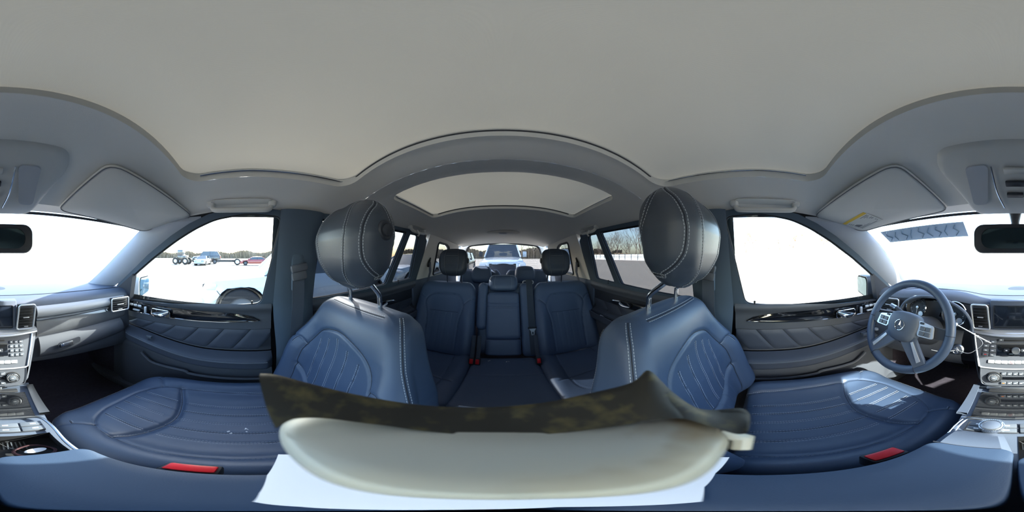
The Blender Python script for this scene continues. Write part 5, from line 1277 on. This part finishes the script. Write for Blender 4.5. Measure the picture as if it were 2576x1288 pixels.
def scrub(name, x0, y0, x1, y1, h, label, seed=1):
    R = random.Random(seed); mb = MB(); L = math.hypot(x1-x0, y1-y0); n = int(L*3.0); ux, uy = (x1-x0)/L, (y1-y0)/L
    for k in range(n*12):
        t = R.uniform(0, L); o_ = R.uniform(-2, 2); hh = h*R.uniform(.35, .8)*(.85+.15*math.sin(t*.35)); p = Vector((x0+ux*t-uy*o_, y0+uy*t+ux*o_, GZ)); q = p+Vector((R.gauss(0,.4), R.gauss(0,.4), hh)); w = Vector((uy, -ux, 0))*.02+Vector((ux, uy, 0))*R.uniform(.05,.22)
        mb.add([p-w, p+w, q+w*1.6, q-w*1.6], [(0,1,2,3)])
    tag(make(name, mb, 'scrub', None, smooth=0), label, 'scrub', kind='stuff')
scrub('scrub_band', FX+4, -46, FX+4, 66, 3.4, "dull brown scrub behind the white fence, driver's side")
scrub('scrub_band', -60, 86, 70, 80, 7.5, 'hazy brown woodland band far behind the tailgate', 2)
scrub('scrub_band', -95, -60, -88, 70, 6, 'pale woodland band far beyond the lot on the passenger side', 3)
# ------------------------------------------------------------------ vehicles
def vehicle(name, label, cat, pos, yaw, Ln, Wd, Ht, paint, kind='sedan', group=None, detail=True):
    """nose towards local -Y; body lofted from a side profile"""
    root = empty(name, (pos[0], pos[1], GZ), label, cat, group)
    T = Matrix.Translation((pos[0], pos[1], GZ)) @ Matrix.Rotation(yaw, 4, 'Z')
    hw = Wd/2; L = Ln
    if kind == 'sedan': hood, cowl, r0, r1, deck, tail = .66, .26, .42, .72, .86, .70
    elif kind == 'suv': hood, cowl, r0, r1, deck, tail = .62, .27, .40, .88, .97, .66
    else: hood, cowl, r0, r1, deck, tail = .66, .30, .38, .60, .66, .62
    wr = .34 if Ht < 1.6 else .40; wb = (.18, .80)
    zs = lambda y: interp(y/L, [0,.02,.06,cowl,cowl+.02,.9,.98,1], [Ht*.38,Ht*.50,Ht*(hood-.06),Ht*hood,Ht*(hood+.01),Ht*(hood+.03 if kind != 'pickup' else hood),Ht*tail,Ht*.5])   # shoulder
    wy = lambda y: hw*interp(y/L, [0,.03,.1,.5,.92,1], [.74,.88,.97,1,.97,.85])
    rows = []; N_ = 48
    for i in range(N_+1):
        y = L*i/N_; w = wy(y); z1 = zs(y); zb = .24+.06*(abs(i/N_-.5) > .46)
        row = [(-w*.80, zb), (-w*.98, zb+.04), (-w, .45*z1+.10), (-w*.985, z1*.86), (-w*.90, z1*.985), (-w*.6, z1+.015*math.sin(PI*min(1, y/(cowl*L)))), (0, z1+.03*math.sin(PI*min(1, y/(cowl*L)))), (w*.6, z1+.015), (w*.90, z1*.985), (w*.985, z1*.86), (w, .45*z1+.10), (w*.98, zb+.04), (w*.80, zb), (0, zb)]
        # wheel arches
        r2 = []
        for (x, z) in row:
            for c0 in wb:
                dy0 = y-c0*L; R0 = wr*1.22
                if abs(dy0) < R0 and abs(x) > w*.7:
                    za = wr+math.sqrt(R0*R0-dy0*dy0)
                    if z < za and z < z1*.9: z = min(za, z1*.84)
            r2.append((x, y-L/2, z))
        rows.append(r2+[r2[0]])
    mb = MB().grid(rows); mb.f.append(tuple(range(len(rows[0])-1))); b0 = (len(rows)-1)*len(rows[0]); mb.f.append(tuple(b0+i for i in range(len(rows[0])-1))[::-1])
    body = make('body', mb, paint, root, smooth=50, Mx=T)
    # greenhouse
    if kind == 'pickup': gy = [cowl, r0, r1, r1+.02]
    else: gy = [cowl, r0, r1, deck]
    zh = zs(L*.5)
    def sect(y, z, w): return [(-w, y*L-L/2, z), (-w*.5, y*L-L/2, z+.02*(z > zh+.1)), (w*.5, y*L-L/2, z+.02*(z > zh+.1)), (w, y*L-L/2, z)]
    A = sect(gy[0], zh-.02, hw*.88); B = sect(gy[1], Ht-.03, hw*.70); C = sect(gy[2], Ht-.02, hw*.70); D = sect(gy[3], zh-.02, hw*.86)
    make('roof', MB().grid([sect(gy[1]-.004, Ht-.035, hw*.71), sect((gy[1]+gy[2])/2, Ht, hw*.73), sect(gy[2]+.004, Ht-.03, hw*.71)]), paint, root, Mx=T)
    make('windscreen', MB().grid([A, B]), 'carglass', root, Mx=T); make('rear_window', MB().grid([C, D]), 'carglass', root, Mx=T)
    mids = [gy[1]*.5+gy[0]*.5, (gy[1]+gy[2])/2]
    for s in (-1, 1):
        q = lambda y, z, w: (s*w, y*L-L/2, z)
        make('side_glass', MB().add([q(gy[0], zh-.02, hw*.90), q(gy[1], Ht-.05, hw*.715), q(gy[2], Ht-.05, hw*.715), q(gy[3], zh-.02, hw*.88)], [(0,1,2,3)]), 'carglass', root, Mx=T)
        for (a, b) in ((gy[0], gy[1]), (gy[3], gy[2])): make('roof_pillar', MB().tube([q(a, zh, hw*.90), q(b, Ht-.045, hw*.72)], .035, 6), paint, root, Mx=T)
        for m_ in ([(gy[1]+gy[2])/2] if kind != 'pickup' else []): make('roof_pillar', MB().tube([q(m_, zh-.02, hw*.91), q(m_, Ht-.04, hw*.725)], .035, 6, flat=.5), 'rubber', root, Mx=T)
        mr = make('door_mirror', MB().box((s*(hw+.12), cowl*L+.22-L/2, zh+.06 if kind != 'pickup' else zh+.14), (.20, .10, .15 if kind != 'pickup' else .28), bev=.03), 'dark' if kind == 'pickup' and s < 0 else paint, root, Mx=T)
        make('headlamp', MB().box((s*hw*.76, .07*L*.9-L/2-.02, Ht*(hood-.13)), (hw*.36, .22, Ht*.07), bev=.03), 'headlamp', root, Mx=T)
        make('tail_lamp', MB().box((s*hw*.80, L/2-.05, Ht*.52), (hw*.26, .10, Ht*.09), bev=.03), 'red', root, Mx=T)
        if detail:
            for yy in (cowl+.03, (gy[1]+gy[2])/2, gy[2]-.02): make('door_gap', MB().tube([(s*(hw*1.003), yy*L-L/2, z) for z in (.35, Ht*.5, zh-.05)], .006, 4), 'rubber', body, Mx=T)
            make('door_grip', MB().box((s*hw*1.01, (gy[1]+gy[2])/2*L-L/2-.2, zh-.16), (.02, .18, .03), bev=.008), paint, root, Mx=T)
            make('fender_seam', MB().tube([(s*hw*.99, .085*L-L/2, Ht*(hood-.16)), (s*hw*1.0, .115*L-L/2, Ht*(hood-.26))], .007, 4), 'rubber', body, Mx=T)
        for c0 in wb:
            wy_ = c0*L-L/2
            w_ = make('wheel', MB().lathe([(wr*.62,-.10),(wr*.95,-.10),(wr,-.06),(wr,.06),(wr*.95,.10),(wr*.62,.10)], (s*(hw-.12), wy_, wr), (1,0,0), 24), 'tyre', root, Mx=T)
            make('wheel_rim', MB().lathe([(wr*.66,.09),(wr*.60,.05),(wr*.2,.08),(0,.08)], (s*(hw-.12), wy_, wr), (s,0,0), 12), 'post', w_, Mx=T)
            make('wheel_arch_liner', MB().lathe([(wr*1.12,-.22),(wr*1.12,.10)], (s*(hw-.12), wy_, wr), (s,0,0), 20), 'rubber', root, Mx=T)
    make('bumper', MB().box((0, -L/2+.06, Ht*.27), (Wd*.86, .22, Ht*.14), bev=.05), paint if kind != 'pickup' else 'satin', root, Mx=T)
    gr = make('grille', MB().box((0, -L/2+.03, Ht*(hood-.20)), (Wd*(.44 if kind != 'pickup' else .60), .10, Ht*(.11 if kind != 'pickup' else .22)), bev=.02), 'rubber' if kind != 'pickup' else 'satin', root, Mx=T)
    for k in range(4 if kind != 'pickup' else 2): make('grille_bar', MB().box((0, -L/2-.03, Ht*(hood-.24)+k*Ht*(.028 if kind != 'pickup' else .09)), (Wd*(.42 if kind != 'pickup' else .50), .03, .022 if kind != 'pickup' else .09), bev=.005), 'chrome' if kind != 'pickup' else 'rubber', gr, Mx=T)
    if kind == 'pickup':
        for s in (-1, 1): make('grille_bar', MB().box((s*Wd*.24, -L/2-.04, Ht*(hood-.20)), (.10, .03, Ht*.17), bev=.01), 'rubber', gr, Mx=T); make('headlamp_stack', MB().box((s*Wd*.405, -L/2+.12, Ht*(hood-.20)), (.26, .14, Ht*.16), bev=.03), 'headlamp', root, Mx=T)
        make('cargo_box_side', MB().box((0, L*.33, Ht*.52), (Wd*.98, L*.32, Ht*.30), bev=.04), paint, root, Mx=T)
    return root
vehicle('pickup_truck', 'white pickup truck with chrome grille parked right behind the tailgate', 'truck', (-.03, 9.2, 0), 0, 5.6, 2.0, 2.02, 'whitecar', 'pickup')
vehicle('parked_car', 'white car with dark bonnet edge close outside the front passenger window', 'car', (-3.78, 1.37, 0), 0, 4.6, 1.9, 1.68, 'whitecar', 'suv')
vehicle('parked_car', 'silver-white car seen through the passenger-side rear door window', 'car', (-4.6, 7.2, 0), 0, 4.6, 1.85, 1.5, 'greycar', 'sedan')
vehicle('parked_car', 'dark suv behind the passenger side, left of the pickup', 'car', (-3.6, 13.5, 0), 0, 4.7, 1.9, 1.75, 'blackcar', 'suv')
vehicle('parked_car', 'grey damaged sedan in the distance, in front of the stacked dark car', 'car', (-24.5, -6.8, 0), PI/2, 4.6, 1.8, 1.42, 'greycar', 'sedan', detail=False).rotation_euler = (0,0,0)
vehicle('parked_car', 'dark car standing behind the grey sedan, carried on the flatbed', 'car', (-29, -7.4, 0), .15, 5.2, 1.9, 2.3, 'blackcar', 'suv', detail=False)
vehicle('parked_car', 'dull red car at the distant row, right of the trailer wheel', 'car', (-25, 1.2, 0), 0, 4.6, 1.8, 1.3, 'redcar', 'sedan', detail=False)
tk = empty('loader_tractor', (-25, -10.6, GZ), 'small dark wheel loader parked left of the grey sedan', 'tractor'); T = Matrix.Translation((-25, -10.6, GZ))
make('engine_body', MB().box((0,.2,1.1), (1.3,1.5,.8), bev=.1), 'blackcar', tk, Mx=T); make('driver_cab', MB().box((0,-.1,1.95), (1.2,1.0,1.0), bev=.1), 'carglass', tk, Mx=T)
for s in (-1, 1):
    for y in (-.8, .9): w_ = make('wheel', MB().lathe([(.3,-.18),(.55,-.18),(.6,0),(.55,.18),(.3,.18)], (s*.75, y, .6), (1,0,0), 18), 'tyre', tk, Mx=T); make('wheel_rim', MB().lathe([(.3,.12),(0,.1)], (s*.75, y, .6), (s,0,0), 12), 'whitecar', w_, Mx=T)
tr_ = empty('flatbed_trailer', (-25.5, -2.6, GZ), 'low flatbed trailer with one large wheel, between the grey sedan and the red car', 'trailer'); T = Matrix.Translation((-25.5, -2.6, GZ))
make('trailer_bed', MB().box((0,-.3,.75), (1.6,3.4,.14), bev=.02), 'dark', tr_, Mx=T); w_ = make('wheel', MB().lathe([(.3,-.15),(.48,-.15),(.52,0),(.48,.15),(.3,.15)], (.85, 1.1, .52), (1,0,0), 18), 'tyre', tr_, Mx=T); make('wheel_rim', MB().lathe([(.3,.12),(0,.1)], (.85, 1.1, .52), (1,0,0), 12), 'whitecar', w_, Mx=T)
make('trailer_frame', MB().box((0,-.5,.55), (.9,3.2,.2), bev=.02), 'post', tr_, Mx=T)
# ------------------------------------------------------------------ door mirrors
for s in (1, -1):
    r = empty('door_mirror', (s*.88, -.62, -.2), 'black-backed exterior door mirror outside the %s front window' % ("driver's" if s > 0 else "passenger's"), 'mirror')
    c_ = Vector((s*.895, -.655, -.205)); Rm = Matrix.Rotation(s*-.30, 4, 'Z')
    L = round_poly([(-.105*s,-.068),(.105*s,-.060),(.112*s,.045),(.085*s,.068),(-.085*s,.074),(-.105*s,.045)], .022, 5); rows = []
    for sc, y in ((.92,.0),(1.0,.0),(1.04,-.02),(1.0,-.07),(.75,-.11),(.2,-.13)): rows.append([(x*sc, y, z*sc) for x, z in L+[L[0]]])
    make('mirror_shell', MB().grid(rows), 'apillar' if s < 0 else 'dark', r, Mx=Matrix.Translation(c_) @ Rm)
    make('mirror_glass', MB().fill([[(x*.86, .004, z*.84) for x, z in L]], (0,-.003,0)), 'mirror_door', r, Mx=Matrix.Translation(c_) @ Rm)
    make('mirror_arm', MB().tube([(s*.74, -.67, -.24), (s*.80, -.68, -.25), (s*.86, -.69, -.235)], [.03,.026,.03], 8, flat=.6), 'dark', r)
